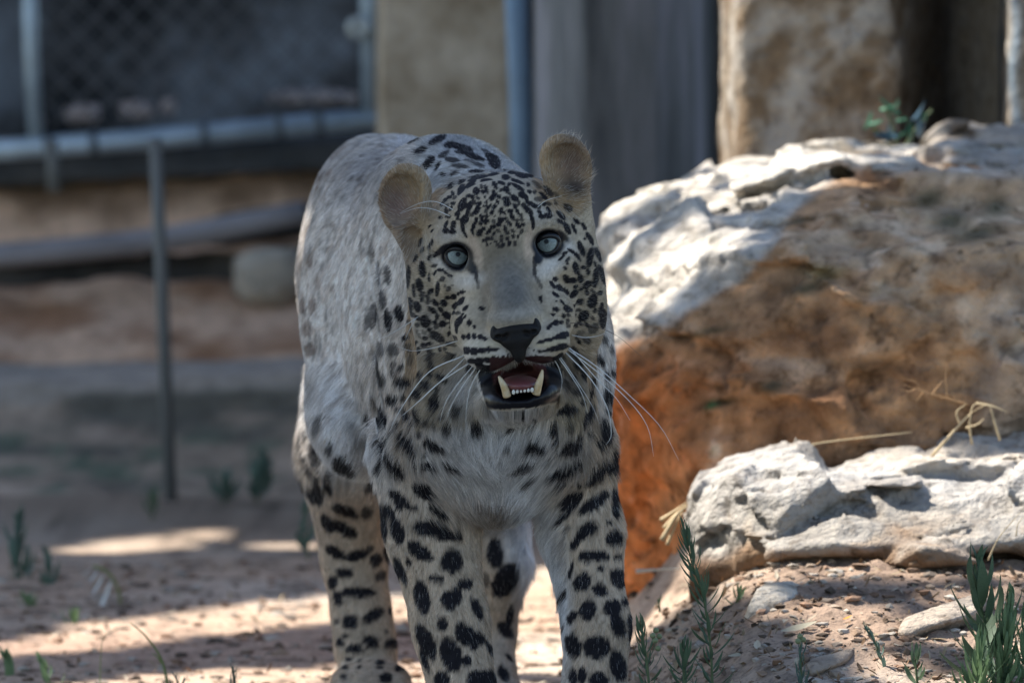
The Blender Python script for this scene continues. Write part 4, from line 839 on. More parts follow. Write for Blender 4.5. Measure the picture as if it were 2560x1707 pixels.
def flatcol(base, s=90):
    def f(P, N, u, v):
        n = fbm(P, 0.03, 4, s)[:, None]; return np.array(base)*(1+0.35*n)
    return f
rock('slab_rock', [[(1745, 1215, 1.1), (1790, 1165, 1.25), (1850, 1132, 1.35), (1960, 1140, 1.4), (2120, 1128, 1.4), (2190, 1150, 1.3), (1800, 1260, 1.0), (2150, 1250, 1.0), (2150, 1260, 1.4), (1800, 1260, 1.4)]], 0.006,
    [(0.08, 0.008, 'n'), (0.03, 0.003, 'r')], flatcol((0.46, 0.44, 0.42)), rock_m, label='pale grey shaded slab lying behind the low white rock', cat='rock')
rock('rock', [[(1852, 1575, .36), (1880, 1490, .36), (1905, 1455, .42), (1965, 1438, .46), (2008, 1452, .46), (2020, 1480, .44), (1960, 1500, .36), (1900, 1600, .34), (1990, 1560, .42), (1880, 1600, .5), (2010, 1580, .5)]], 0.0035,
    [(0.05, 0.005, 'n'), (0.02, 0.002, 'r')], flatcol((0.50, 0.46, 0.40), 91), rock_m, k=0.006, label='small pale wedge of stone leaning below the low white rock', pad=0.015)
rock('rock', [[(2240, 1585, .22), (2262, 1540, .26), (2340, 1520, .30), (2440, 1480, .34), (2480, 1490, .34), (2420, 1540, .26), (2330, 1560, .22), (2270, 1600, .22), (2460, 1600, .4), (2260, 1620, .4)]], 0.0035,
    [(0.05, 0.005, 'n'), (0.02, 0.0015, 'r')], flatcol((0.40, 0.34, 0.28), 92), rock_m, k=0.005, label='flat buff stone half sunk in soil beside the green weeds', pad=0.012)
rock('rock', [[(2010, 1650, .08), (2080, 1625, .14), (2150, 1610, .16), (2100, 1660, .08), (2030, 1690, .06), (2150, 1660, .2), (2020, 1690, .2)]], 0.0035,
    [(0.04, 0.004, 'n')], flatcol((0.42, 0.34, 0.27), 93), rock_m, k=0.005, label='low flat stone beside the single short weed', pad=0.01)
def col_top(P, N, u, v):
    n = fbm(P, 0.05, 4, 95); n2 = fbm(P, 0.018, 3, 96)
    c = np.tile(np.array((0.44, 0.385, 0.33)), (len(P), 1)); c = mx(c, (0.16, 0.10, 0.06), sst(0.1, 0.35, n)*0.7); c = mx(c, (0.30, 0.29, 0.28), sst(0, 0.3, n2)*0.6)
    return c*(1+0.25*n2)[:, None]
rock('boulder', [[(2300, 360, 1.9), (2350, 310, 1.95), (2410, 290, 2.0), (2500, 302, 2.0), (2600, 335, 2.0), (2900, 350, 2.0), (2330, 400, 1.75), (2600, 420, 1.6), (2900, 440, 1.6), (2300, 460, 2.0), (2900, 480, 2.4), (2320, 460, 2.4)]], 0.0068,
    [(0.10, 0.010, 'n'), (0.07, 0.010, 'f'), (0.03, 0.004, 'f'), (0.025, 0.005, 'p')], col_top, rock_m, label='rounded pitted grey rock behind the top of the big boulder', cat='boulder')

# ------------------------------------------------ pillars, post, pipe behind
def prism(plan, z0, z1, name, m, n=1, parent=None):
    """plan: (u, Y) corners seen at the picture's height"""
    P = [at(u, 300, y) for u, y in plan]; V = []; Fc = []; N = len(P); zs = np.linspace(z0, z1, n+1)
    for z in zs: V += [(p[0], p[1], z) for p in P]
    for k in range(n):
        for i in range(N): j = (i+1) % N; Fc.append((k*N+i, k*N+j, (k+1)*N+j, (k+1)*N+i))
    Fc += [tuple(range(N))[::-1], tuple(n*N+i for i in range(N))]
    o = mesh_obj(name, V, Fc, m, parent, smooth=False); return bevel(o, 0.006)
conc = mat('weathered_concrete', noise=(5.0, 0.4), cols=[((0.05, 0.055, 0.06), 0.32), ((0.16, 0.165, 0.17), 0.47), ((0.36, 0.345, 0.39), 0.66)], rough=0.85, streak=(1.6, 1.6, 0.22), bump=(18, 0.3, 0.01))
prism([(1335, 3.50), (1345, 3.34), (1405, 3.24), (1466, 3.20), (1640, 3.24), (1735, 3.34), (1783, 3.52), (1770, 3.7), (1360, 3.7)][::1], 0.0, 2.6, 'concrete_post', conc)
tag(bpy.data.objects['concrete_post'], 'wide grey weathered concrete post behind the right ear', 'post')
blue = mat('painted_pipe', (0.17, 0.26, 0.36), rough=0.5, noise=(14, 0.3), spec=0.4)
V, Fc = tube([pv(1278, -300, 3.6), pv(1300, 250, 3.6), pv(1318, 900, 3.6)], [0.018]*3, 14); o = mesh_obj('pipe', V, Fc, blue); tag(o, 'blue grey metal pipe standing beside the wide concrete post', 'pipe')
tan = mat('tan_stone', noise=(11, 0.4), cols=[((0.17, 0.12, 0.07), 0.28), ((0.34, 0.28, 0.205), 0.47), ((0.50, 0.43, 0.34), 0.68)], rough=0.9, bump=(35, 0.7, 0.012))
prism([(957, 3.9), (1275, 3.86), (1300, 4.4), (940, 4.4)], 0.0, 2.6, 'stone_pillar', tan); tag(bpy.data.objects['stone_pillar'], 'smooth tan stone pillar directly behind the back of the leopard', 'pillar')
def col_pil(P, N, u, v):
    n = fbm(P*np.array((1, 1, 0.8)), 0.045, 5, 100); n1 = fbm(P, 0.2, 3, 101); c = np.tile(np.array((0.33, 0.27, 0.205)), (len(P), 1)); c = mx(c, (0.14, 0.09, 0.05), sst(0.0, 0.22, fbm(P, 0.02, 4, 106))*0.75)
    c = mx(c, (0.18, 0.12, 0.07), sst(0.03, 0.28, n)*0.8); c = mx(c, (0.46, 0.42, 0.37), sst(0.02, 0.3, -n)*0.7)
    c = mx(c, (0.14, 0.105, 0.07), sst(2215, 2290, u+40*n1)*0.9)  # angled right face darkened in colour to stand for its shade
    return c*(1+0.1*n1)[:, None]
def pil(plan, z0, z1, name, colf, label, cuts=()):
    h = [(u, None, y) for u, y in plan]; pts = []
    for u, y in plan:
        p = at(u, 300, y)
        for z in (z0, z1): pts.append(Vector((p[0], p[1], z)))
    lo = [min(p[i] for p in pts)-0.03 for i in range(3)]; hi = [max(p[i] for p in pts)+0.03 for i in range(3)]; X, Y, Z = [np.arange(lo[i], hi[i], 0.011) for i in range(3)]
    x, y, z = np.meshgrid(X, Y, Z, indexing='ij'); d = None
    for n, kk in planes_of(pts):
        q = n.x*x+n.y*y+n.z*z-kk; d = q if d is None else smax(d, q, 0.02)
    P = np.stack([x, y, z], -1); d = d+0.010*fbm(P, 0.09, 4, 103)+0.005*fbm(P, 0.025, 2, 104); P, Q = nets(d, X, Y, Z)
    o = mesh_obj(name, P, Q, rock_m); u, v, _ = uvd(P); vcol(o, np.clip(colf(P, None, u, v), 0.01, 0.9)); return tag(o, label, 'pillar')
pil([(1796, 2.55), (1800, 2.36), (1850, 2.2), (2235, 2.16), (2505, 2.75), (2480, 3.0), (1830, 3.0)], 0.1, 1.45, 'stone_pillar', col_pil, 'rough upright limestone pillar with sunlit left edge above the boulder')
def col_p2(P, N, u, v):
    c = col_pil(P, N, u*0+2000, v); return mx(c, (0.26, 0.36, 0.45), np.exp(-((u-2536-6*np.sin(v/40.0))/11.0)**2)*0.8)
pil([(2508, 2.1), (2520, 2.0), (2800, 1.95), (2850, 2.5), (2520, 2.5)], 0.1, 1.45, 'stone_pillar', col_p2, 'pale stone pillar with a blue grey streak at the right edge')
dark = mat('shade_dark_wall', (0.05, 0.045, 0.04), rough=0.95, noise=(6, 0.5))  # near-black colour stands for the shade in the gap
V, Fc = box((0.15, 3.9, -0.2), (3.2, 4.3, 2.8)); o = bevel(mesh_obj('back_wall', V, Fc, dark, smooth=False)); tag(o, 'wall coloured dark for the shade in the gap between the stone pillars', 'wall')

# ------------------------------------------------ gate, den and terraces on the left
galv = mat('galvanised', (0.38, 0.47, 0.55), rough=0.45, metal=0.35, spec=0.5, noise=(20, 0.35))
gpos = pv(400, 330, 5.0); gate = tag(empty('gate', (gpos.x, 5.0, 0.5)), 'galvanised tube gate with chain link mesh over the dark den', 'gate')
def gpart(name, V, Fc, m=galv, smooth=True): return mesh_obj(name, V, Fc, m, gate, smooth)
gpart('rail', *tube([pv(-250, 392, 5.0), pv(330, 352, 5.0), pv(952, 296, 5.0)], [0.0195]*3, 14))
gpart('upright', *tube([pv(918, -500, 5.0), pv(922, 0, 5.0), pv(928, 305, 5.0)], [0.0165]*3, 14)); gpart('upright', *tube([pv(70, -500, 5.0), pv(76, 100, 5.0), pv(90, 345, 5.0)], [0.014]*3, 14))
gpart('upright', *tube([pv(952, -500, 5.06), pv(958, 330, 5.06)], [0.008]*2, 10), mat('dark_steel', (0.05, 0.07, 0.09), rough=0.5))
def ring(c, R0, r0, n=20, m=8):
    V, Fc = [], []
    for i in range(n):
        a = 2*math.pi*i/n
        for j in range(m):
            b = 2*math.pi*j/m; rr = R0+r0*math.cos(b); V.append((c[0]+rr*math.cos(a), c[1]+r0*math.sin(b), c[2]+rr*math.sin(a)))
    for i in range(n):
        for j in range(m): Fc.append((i*m+j, ((i+1) % n)*m+j, ((i+1) % n)*m+(j+1) % m, i*m+(j+1) % m))
    return V, Fc
clamp_m = mat('clamp_metal', (0.10, 0.12, 0.14), rough=0.6)
for cu in (120, 235, 512, 700, 800):
    cv = np.interp(cu, [-250, 330, 952], [392, 352, 296]); gpart('clamp', *tube([pv(cu-10, cv, 5.0), pv(cu+10, cv-1.6, 5.0)], [0.0225]*2, 14), clamp_m)
hinge_m = mat('hinge_metal', (0.50, 0.54, 0.54), rough=0.4, metal=0.4)
gpart('hinge', *ring(pv(895, 70, 4.96), 0.0135, 0.008), hinge_m)
gpart('hinge', *box(tuple(pv(895, 90, 4.98)), tuple(pv(925, 55, 4.985))), hinge_m)
ws = []
for k in range(-6, 24):
    u0 = k*82-300
    for s in (-1, 1):
        pts = []
        for i in range(15):
            t = i/14; v = -260+t*590; u = u0+s*(v*1.0)+(500 if s < 0 else 0); pts.append((u, v, 5.02+0.004*s+0.003*math.sin(v/13.0)))
        pts = [p for p in pts if 95 < p[0] < 910 and p[1] < 352-0.066*(p[0]-90)]
        if len(pts) > 2: ws.append(tube([pv(*p) for p in pts], [0.0021]*len(pts), 4))
V, Fc = join(ws); o = gpart('mesh_panel', V, Fc, mat('wire', (0.13, 0.13, 0.14), rough=0.6)); o['kind'] = 'stuff'
den_m = mat('den_wall', noise=(2.1, 0.5), cols=[((0.008, 0.01, 0.012), 0.38), ((0.12, 0.12, 0.125), 0.5), ((0.50, 0.55, 0.62), 0.66)], rough=0.95)  # near-black and blue-grey patches put the den's shade and light into colour
V, Fc = join([box((-1.6, 6.6, 0.2), (0.3, 6.8, 2.9)), box((-1.8, 5.1, 0.2), (-1.6, 6.8, 2.9)), box((-1.6, 5.1, 2.7), (0.3, 6.6, 2.9))]); o = mesh_obj('den_wall', V, Fc, den_m, smooth=False); tag(o, 'rough den wall behind the gate, coloured dark for the shade inside', 'wall')
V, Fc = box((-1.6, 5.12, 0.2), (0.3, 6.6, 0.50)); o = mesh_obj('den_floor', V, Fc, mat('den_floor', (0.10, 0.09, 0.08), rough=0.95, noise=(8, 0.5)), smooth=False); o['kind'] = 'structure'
def small_rock(u, v, y, ru, rv, base, label, group=None, name='rock', seed=0, m=None):
    c = pv(u, v, y); s = (y-CAMY)/F; r = random.Random(seed); bm = bmesh.new(); bmesh.ops.create_icosphere(bm, subdivisions=3, radius=1)
    P = np.array([tuple(x.co) for x in bm.verts]); nn = fbm(P+seed*3.1, 0.9, 3, 110+seed)
    P = P*(1+0.35*nn)[:, None]; P = np.clip(P, -0.86, 0.86); P = P*np.array((ru*s, ru*s*0.8, rv*s))+np.array(c); Fc = [tuple(x.index for x in f.verts) for f in bm.faces]; bm.free()
    o = mesh_obj(name, P, Fc, m or rock_m); vcol(o, np.array(base)*(1+0.3*fbm(P, 0.03, 3, 120))[:, None]); return tag(o, label, 'rock', group)
for i, (u, v, ru, rv) in enumerate(((205, 285, 52, 28), (340, 275, 48, 26), (90, 305, 25, 26), (420, 268, 22, 22))):
    small_rock(u, v, 5.5, ru, rv, (0.60, 0.50, 0.48), ['larger pinkish rubble stone second from the left behind the gate rail', 'wide pinkish rubble stone third from the left behind the gate rail', 'narrow rubble stone beside the left upright of the gate', 'smallest rubble stone right of the pinkish ones behind the gate rail'][i], 'rubble behind the gate rail', 'rubble_stone', i)
small_rock(780, 245, 5.8, 130, 26, (0.55, 0.47, 0.45), 'long pale stone on the den floor near the gate hinge side', None, 'rubble_stone', 9)
# terraces
def terrace(name, prof, u0, u1, base, m, label, cat, kind=None, dv=0.0, amp=0.012):
    """prof: (v, Y) from the foot up and back, swept across in the picture's width"""
    n = 60; V = []; Fc = []; us = np.linspace(u0, u1, n)
    PR = []
    for i in range(len(prof)-1):
        for t in np.linspace(0, 1, 7)[:-1]: PR.append((prof[i][0]*(1-t)+prof[i+1][0]*t, prof[i][1]*(1-t)+prof[i+1][1]*t))
    PR.append(prof[-1]); m_ = len(PR)
    for u in us:
        for v, y in PR: V.append(at(u, v+dv*(u-400)/400.0, y))
    V = np.array(V); V = V+np.stack([fbm(V, 0.09, 4, 130+j)*amp for j in range(3)], -1)*np.array((0.5, 1, 1))
    for i in range(n-1):
        for j in range(m_-1): a = i*m_+j; Fc.append((a, a+m_, a+m_+1, a+1))
    o = mesh_obj(name, V, Fc, m); vcol(o, np.clip(base(V), 0.01, 0.9))
    if kind: o['kind'] = kind
    else: tag(o, label, cat)
    return o
plain = mat('terrace', attr='col', rough=0.95, spec=0.1, noise=(30, 0.3), cols=[((0.7, 0.7, 0.7), 0.3), ((1.1, 1.1, 1.1), 0.6)], bump=(60, 0.6, 0.01))
def tc(a, b, sc=0.12, sd=140):
    def f(P):
        n = sst(-0.25, 0.25, fbm(P, sc, 4, sd))[:, None]; return np.array(a)*(1-n)+np.array(b)*n
    return f
def ledge_c(P):
    u, v, _ = uvd(P); n = fbm(P*np.array((0.45, 1, 2.2)), 0.10, 4, 150); n2 = fbm(P*np.array((0.6, 1, 1.5)), 0.05, 3, 151)
    c = np.tile(np.array((0.30, 0.24, 0.185)), (len(P), 1)); c = mx(c, (0.10, 0.10, 0.085), sst(0.0, 0.3, n)*0.85); c = mx(c, (0.46, 0.36, 0.28), sst(0.05, 0.35, -n)*0.8)
    c = mx(c, (0.10, 0.14, 0.10), sst(0.1, 0.35, n2)*sst(1040, 1120, v)*0.8)
    return mx(c, (0.36, 0.32, 0.28), sst(1010, 985, v+60*n)*0.8)
terrace('stone_ledge', [(1262, 3.75), (1190, 3.95), (1050, 4.18), (1030, 4.2), (950, 4.24), (925, 4.32), (890, 4.8)], -400, 1500, ledge_c, plain, 'low grey stone ledge along the foot of the earth bank', 'ledge', dv=-8)
terrace('earth_bank', [(930, 4.6), (900, 4.62), (760, 4.85), (705, 4.95), (690, 5.1)], -400, 1500, tc((0.34, 0.18, 0.10), (0.66, 0.44, 0.30), 0.13, 141), plain, None, None, 'structure', dv=-6, amp=0.02)
terrace('earth_bank', [(640, 4.98), (600, 5.02), (470, 5.1), (428, 5.14), (420, 5.3)], -400, 1500, tc((0.30, 0.19, 0.12), (0.76, 0.50, 0.34), 0.12, 142), plain, None, None, 'structure', dv=-12, amp=0.02)
terrace('retaining_wall', [(745, 4.99), (720, 5.0), (600, 5.02), (592, 5.08), (588, 5.2)], -400, 1500, tc((0.045, 0.045, 0.045), (0.11, 0.10, 0.09), 0.2, 143), plain, 'retaining wall coloured dark for the shaded recess between the two earth banks', 'wall', dv=-12)  # shade of the recess put into the wall's dark colour
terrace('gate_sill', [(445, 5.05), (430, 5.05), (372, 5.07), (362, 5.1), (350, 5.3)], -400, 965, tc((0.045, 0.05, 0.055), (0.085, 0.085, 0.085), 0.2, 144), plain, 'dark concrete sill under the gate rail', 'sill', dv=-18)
small_rock(668, 692, 4.86, 98, 84, (0.48, 0.43, 0.36), 'squarish pale stone block against the dark retaining wall', None, 'stone_block', 21)
log_m = mat('grey_timber', noise=(7, 0.4), cols=[((0.12, 0.11, 0.115), 0.3), ((0.34, 0.32, 0.33), 0.6)], rough=0.9, streak=(0.25, 1, 1))
V, Fc = tube(smooth_path([pv(-120, 650, 4.86), pv(220, 620, 4.86), pv(450, 592, 4.88), pv(760, 532, 4.92)], 16), [0.022]*16, 12); tag(mesh_obj('log', V, Fc, log_m), 'weathered grey log lying across the dark retaining wall', 'log')
V, Fc = tube(smooth_path([pv(480, 590, 4.95), pv(620, 566, 4.95), pv(820, 540, 4.97)], 10), [0.012, .02, .026, .03, .03, .03, .03, .03, .03, .03], 12); tag(mesh_obj('log', V, Fc, mat('dark_timber', (0.02, 0.023, 0.03), rough=0.9)), 'blackened log end lying behind the grey log near the flank of the leopard', 'log')
post_m = mat('fence_metal', (0.14, 0.145, 0.14), rough=0.7)
V, Fc = tube([pv(388, 345, 3.7), pv(404, 700, 3.7), pv(428, 1290, 3.7)], [0.0105]*3, 10); tag(mesh_obj('fence_post', V, Fc, post_m), 'slim grey metal post leaning slightly before the earth banks', 'post')
V, Fc = tube([pv(128, 350, 4.9), pv(136, 480, 4.9)], [0.012]*2, 8); tag(mesh_obj('fence_post', V, Fc, post_m), 'short grey stub post under the left end of the gate rail', 'post')

# ------------------------------------------------ unseen roof added to shade the scene, gaps shaped for the sun patches
HC = 4.6
def roofpt(T): t = (HC-T[2])/S.z; return T[0]+S.x*t, T[1]+S.y*t
LIT = []
def lit(u, v, y, r): LIT.append((*roofpt(at(u, v, y)), r))
def litg(u, v, r):
    D = 0.9*F/(v+148.0); y = D+CAMY; LIT.append((*roofpt((float(at(u, v, y)[0]), y, 0.0)), r))
for u, v, r in ((-60, 1625, .07), (60, 1612, .07), (160, 1600, .08), (260, 1580, .09), (360, 1568, .12), (460, 1558, .13), (560, 1548, .12), (660, 1532, .13), (760, 1522, .14), (860, 1518, .14), (960, 1510, .15),
                (250, 1722, .07), (340, 1715, .09), (430, 1705, .10), (520, 1698, .11), (620, 1695, .11), (720, 1690, .11), (820, 1688, .11), (920, 1685, .11), (1010, 1680, .1),
                (230, 1378, .06), (300, 1366, .075), (350, 1358, .075), (400, 1350, .07), (450, 1340, .06), (500, 1330, .05), (540, 1322, .04), (690, 1362, .06), (730, 1362, .06)): litg(u, v, r)
for v in range(1440, 1740, 25):
    for u in (1290, 1350, 1410): litg(u, v, .10)
for u in range(1560, 1800, 60):
    for v in range(1440, 1620, 40): lit(u, v, 0.9-(v-1440)*0.003, .09)
for u in range(1500, 2260, 50):
    for y in (1.2, 1.45, 1.7, 1.95):
        v = {1.2: 780, 1.45: 600, 1.7: 480, 1.95: 400}[y]
        if u+0.6*v < 2560 and not (y < 1.3 and u > 1800): lit(u, v, y, .085)
for u in range(1700, 2640, 50):
    for y in (.6, .75, .9, 1.0): lit(u, 1240 if y < .8 else 1160, y, .085)
for z in np.arange(0.4, 1.5, 0.1):
    p = at(1820, 300, 2.3); LIT.append((*roofpt((p[0], p[1], z)), .12))
for v in range(460, 1180, 40): lit(735, v, 0.72, .06)
for v in range(1380, 1700, 40): lit(812, v, 0.8, .05)
lit(925, 318, .72, .03)
for u, v, y, r in ((1900, 1500, .3, .06), (1960, 1600, .2, .05), (2060, 1560, .25, .05), (2150, 1640, .1, .04), (2300, 1540, .25, .05), (2440, 1500, .3, .045), (1760, 1650, .1, .06), (1850, 1640, .1, .045), (2250, 1680, 0.02, .04), (1700, 1700, .0, .05), (2520, 1600, .1, .04)): lit(u, v, y, r)
rr_ = random.Random(5)
for i in range(46): lit(rr_.uniform(1620, 2600), rr_.uniform(1480, 1720), rr_.uniform(-.1, .4), rr_.uniform(.02, .055))
LIT = np.array(LIT)
BIGT = BVHTree.FromPolygons([v.co for v in big.data.vertices], [tuple(p.vertices) for p in big.data.polygons])
roof = tag(empty('added_shade_roof', (-4.9, 1.0, 0.0)), 'added unseen slatted timber roof on tall posts, its gaps shaped to let sunlight through', 'roof')
wood = mat('added_roof_timber', (0.16, 0.12, 0.085), rough=0.85, noise=(9, 0.4))
yy = 0.2; nb = 0
while yy < 6.9:
    wdt = 0.055; xx = -4.6; run = None; segs = []
    while xx < -1.2:
        d = (LIT[:, 0]-xx-0.02)**2+(LIT[:, 1]-yy-wdt/2)**2 < LIT[:, 2]**2
        hit = False
        if d.any():
            for ox, oy in ((0.02, wdt/2), (0.003, 0.005), (0.037, 0.005), (0.003, wdt-.005), (0.037, wdt-.005)):
                o_ = Vector((xx+ox, yy+oy, HC)); h2 = BIGT.ray_cast(o_, -S, 12); h = BVH.ray_cast(o_, -S, 12)
                if h2[0] is not None:
                    hu, hv, hd_ = uvd(np.array(h2[0])); hit = hit or bool(h2[0].y < 1.35 and hv > 25+np.interp(hu, [1480, 1560, 1700, 1850, 1930, 2020, 2100, 2260, 2400, 2600], [930, 850, 770, 680, 600, 500, 455, 430, 300, 300]))
                if h[0] is not None:
                    hu, hv, hd_ = uvd(np.array(h[0])); hit = hit or not ((hu < 785 and 450 < hv < 1200) or (hu < 850 and hv > 1350))
        if d.any() and not hit:
            if run is not None: segs.append((run, xx)); run = None
        elif run is None: run = xx
        xx += 0.04
    if run is not None: segs.append((run, xx))
    for a, b in segs:
        if b-a < 0.05: continue
        V, Fc = box((a, yy, HC), (b, yy+wdt+0.002, HC+0.02)); mesh_obj('board', V, Fc, wood, roof, smooth=False); nb += 1
    yy += wdt
for y in np.arange(-6.0, 0.15, 0.31):  # solid boards added to shade unseen foreground and cut its warm bounce
    V, Fc = box((-4.6, y, HC), (-1.2, y+0.29, HC+0.02)); mesh_obj('board', V, Fc, wood, roof, smooth=False)
for y in (-6.0, -2.0, 0.8, 4.6, 6.9):
    V, Fc = box((-4.7, y, HC+0.021), (-1.1, y+0.08, HC+0.14)); mesh_obj('beam', V, Fc, wood, roof, smooth=False)
for x, y in ((-4.7, -6.0), (-4.7, 0.8), (-4.7, 6.9)):
    V, Fc = box((x, y, -0.1), (x+0.1, y+0.08, HC+0.021)); mesh_obj('post', V, Fc, wood, roof, smooth=False)
print('boards', nb)

# ------------------------------------------------ gravel, litter, dead leaves
def ico():
    bm = bmesh.new(); bmesh.ops.create_icosphere(bm, subdivisions=1, radius=1); V = np.array([tuple(v.co) for v in bm.verts]); Fc = np.array([[v.index for v in f.verts] for f in bm.faces]); bm.free(); return V, Fc
IV, IF = ico()
def gpt(u, v):
    """point where the ray of photo pixel meets the ground"""
    d = (pv(u, v, 0)-camo).normalized(); t = 7.0
    for _ in range(400):
        p = camo+d*t
        if p.z < float(gh(p.x, p.y, False)): return p
        t += 0.02
    return None
def scatter(name, n, rmin, rmax, colf, xr, yr, flat=0.6, m=None):
    Vs, Fs, Cs = [], [], []; k = 0
    for i in range(n):
        x = rng.uniform(*xr); y = yr[0]+(yr[1]-yr[0])*rng.random()**1.3; r = rmin+(rmax-rmin)*rng.random()**3
        q = IV*(1+0.3*rng.standard_normal((len(IV), 1)))*np.array((r*rng.uniform(.7, 1.4), r*rng.uniform(.6, 1.1), r*flat*rng.uniform(.5, 1)))
        a = rng.uniform(0, 6.28); ca, sa = math.cos(a), math.sin(a); q = np.stack([q[:, 0]*ca-q[:, 1]*sa, q[:, 0]*sa+q[:, 1]*ca, q[:, 2]], -1)
        q += np.array((x, y, float(gh(x, y))+r*flat*0.2)); Vs.append(q); Fs.append(IF+k); k += len(IV); Cs.append(np.tile(colf(), (len(IV), 1)))
    o = mesh_obj(name, np.concatenate(Vs), np.concatenate(Fs), m, smooth=False); vcol(o, np.concatenate(Cs)); o['kind'] = 'stuff'; return o
peb = mat('pebble', attr='col', rough=0.9, spec=0.15, noise=(200, 0.3), cols=[((0.7, 0.7, 0.7), 0.3), ((1.15, 1.15, 1.15), 0.7)])
def pc():
    k = rng.random(); b = np.array([(0.30, 0.235, 0.18), (0.24, 0.15, 0.10), (0.36, 0.32, 0.27), (0.08, 0.06, 0.045), (0.26, 0.18, 0.125)][int(rng.integers(5))]); return b*(0.75+0.5*k)
scatter('gravel', 5200, 0.0010, 0.0085, pc, (0.02, 0.66), (-0.22, 0.9), m=peb)
scatter('gravel', 2600, 0.0015, 0.011, pc, (-0.75, 0.25), (0.3, 2.6), m=peb)
def leafmesh(L, W, bend, n=6, fold=0.25, tw=0.0):
    V, Fc = [], []
    for i in range(n+1):
        t = i/n; w_ = W*math.sin(math.pi*min(max(t, 0.03), 0.985))**0.8*(1-0.35*t); y = L*t*math.cos(bend*t*0.5); z = L*math.sin(bend*t)*t*0.5; a = tw*t
        for s in (-1, 0, 1): V.append((s*w_*math.cos(a), y, z+abs(s)*w_*fold+s*w_*math.sin(a)))
    for i in range(n):
        for j in range(2): a = i*3+j; Fc.append((a, a+1, a+4, a+3))
    return V, Fc
def place(me, name, p, d, up, sc, parent, m=None):
    """leaf from p along d with its upper side towards up"""
    d = Vector(d).normalized(); up = Vector(up); x = d.cross(up); x = x.normalized() if x.length > 1e-4 else Vector((1, 0, 0)); z = x.cross(d)
    M = Matrix(((x.x, d.x, z.x, p[0]), (x.y, d.y, z.y, p[1]), (x.z, d.z, z.z, p[2]), (0, 0, 0, 1))) @ Matrix.Scale(sc, 4)
    o = bpy.data.objects.new(name, me); COL.objects.link(o)
    if parent is not None: o.parent = parent; o.matrix_parent_inverse = Matrix.Translation(-parent.location)
    o.matrix_world = M if parent is None else M
    if parent is not None: o.matrix_basis = M
    return o
def me_of(name, V, Fc, m):
    me = bpy.data.meshes.new(name); me.from_pydata([tuple(v) for v in V], [], Fc); me.polygons.foreach_set('use_smooth', [True]*len(me.polygons)); me.materials.append(m); return me
dry = mat('dry_leaf', (0.50, 0.46, 0.34), rough=0.7, noise=(60, 0.3), transl=0.3)
litm = mat('litter', attr='col', rough=0.9)
Vs, Fs, Cs, k = [], [], [], 0
for i in range(2600):
    right = rng.random() < 0.65
    x = rng.uniform(0.0, 0.66) if right else rng.uniform(-0.7, 0.2); y = rng.uniform(-0.2, 0.9) if right else rng.uniform(0.5, 2.5); L = rng.uniform(0.004, 0.02)
    V, Fc = leafmesh(L, L*rng.uniform(0.05, 0.28), rng.uniform(-1, 1.4), 3); V = np.array(V); a = rng.uniform(0, 6.28); ca, sa = math.cos(a), math.sin(a); b = rng.normal(0, 0.35)
    V = np.stack([V[:, 0], V[:, 1]*math.cos(b)-V[:, 2]*math.sin(b), V[:, 1]*math.sin(b)+V[:, 2]*math.cos(b)], -1)
    V = np.stack([V[:, 0]*ca-V[:, 1]*sa, V[:, 0]*sa+V[:, 1]*ca, V[:, 2]], -1)+np.array((x, y, float(gh(x, y))+0.002)); Vs.append(V); Fs.append(np.array(Fc)+k); k += len(V)
    Cs.append(np.tile(np.array([(0.30, 0.23, 0.14), (0.10, 0.065, 0.04), (0.40, 0.34, 0.25), (0.20, 0.12, 0.065)][int(rng.integers(4))])*rng.uniform(.7, 1.2), (len(V), 1)))
o = mesh_obj('leaf_litter', np.concatenate(Vs), np.concatenate(Fs), litm, smooth=False); vcol(o, np.concatenate(Cs)); o['kind'] = 'stuff'
DL = [(2000, 1590, 95, -5, 'long pale dry leaf lying flat in the middle of the soil'), (1690, 1588, 60, 3, 'short pale dry leaf on sunlit soil beside the tall weed'), (1850, 1652, 60, 5, 'pale dry leaf low beside the foot of the tall weed'),
      (2410, 1520, 40, -25, 'small whitish dry leaf behind the broad leaved weed'), (1385, 1640, 38, -2, 'yellowish dry leaf on the bright soil between the legs'), (2530, 1108, 46, 8, 'pale green leaf lying on soil at the right edge'),
      (2365, 1080, 30, 12, 'small green leaf lying behind the low rock'), (2120, 1560, 26, -20, 'tiny orange dry leaf near the middle of the soil')]
for i, (u, v, L, a, lb) in enumerate(DL):
    p = gpt(u, v)
    if v < 1200: p = pv(u, v, 1.0)
    Lw = L*(p.y-CAMY)/F; V, Fc = leafmesh(1, 0.16, 0.5, 8)
    col = (0.75, 0.32, 0.04) if 'orange' in lb else ((0.30, 0.38, 0.16) if 'green' in lb else None)
    me = me_of('dry_leaf', V, Fc, mat('leaf_%d' % i, col, rough=0.7, transl=0.3) if col else dry)
    o = place(me, 'dry_leaf', (p.x-Lw/2, p.y, p.z+0.006), (1, 0.25, math.sin(R(-a))*0.5), (0, -0.5, 1), Lw, None); tag(o, lb, 'leaf')

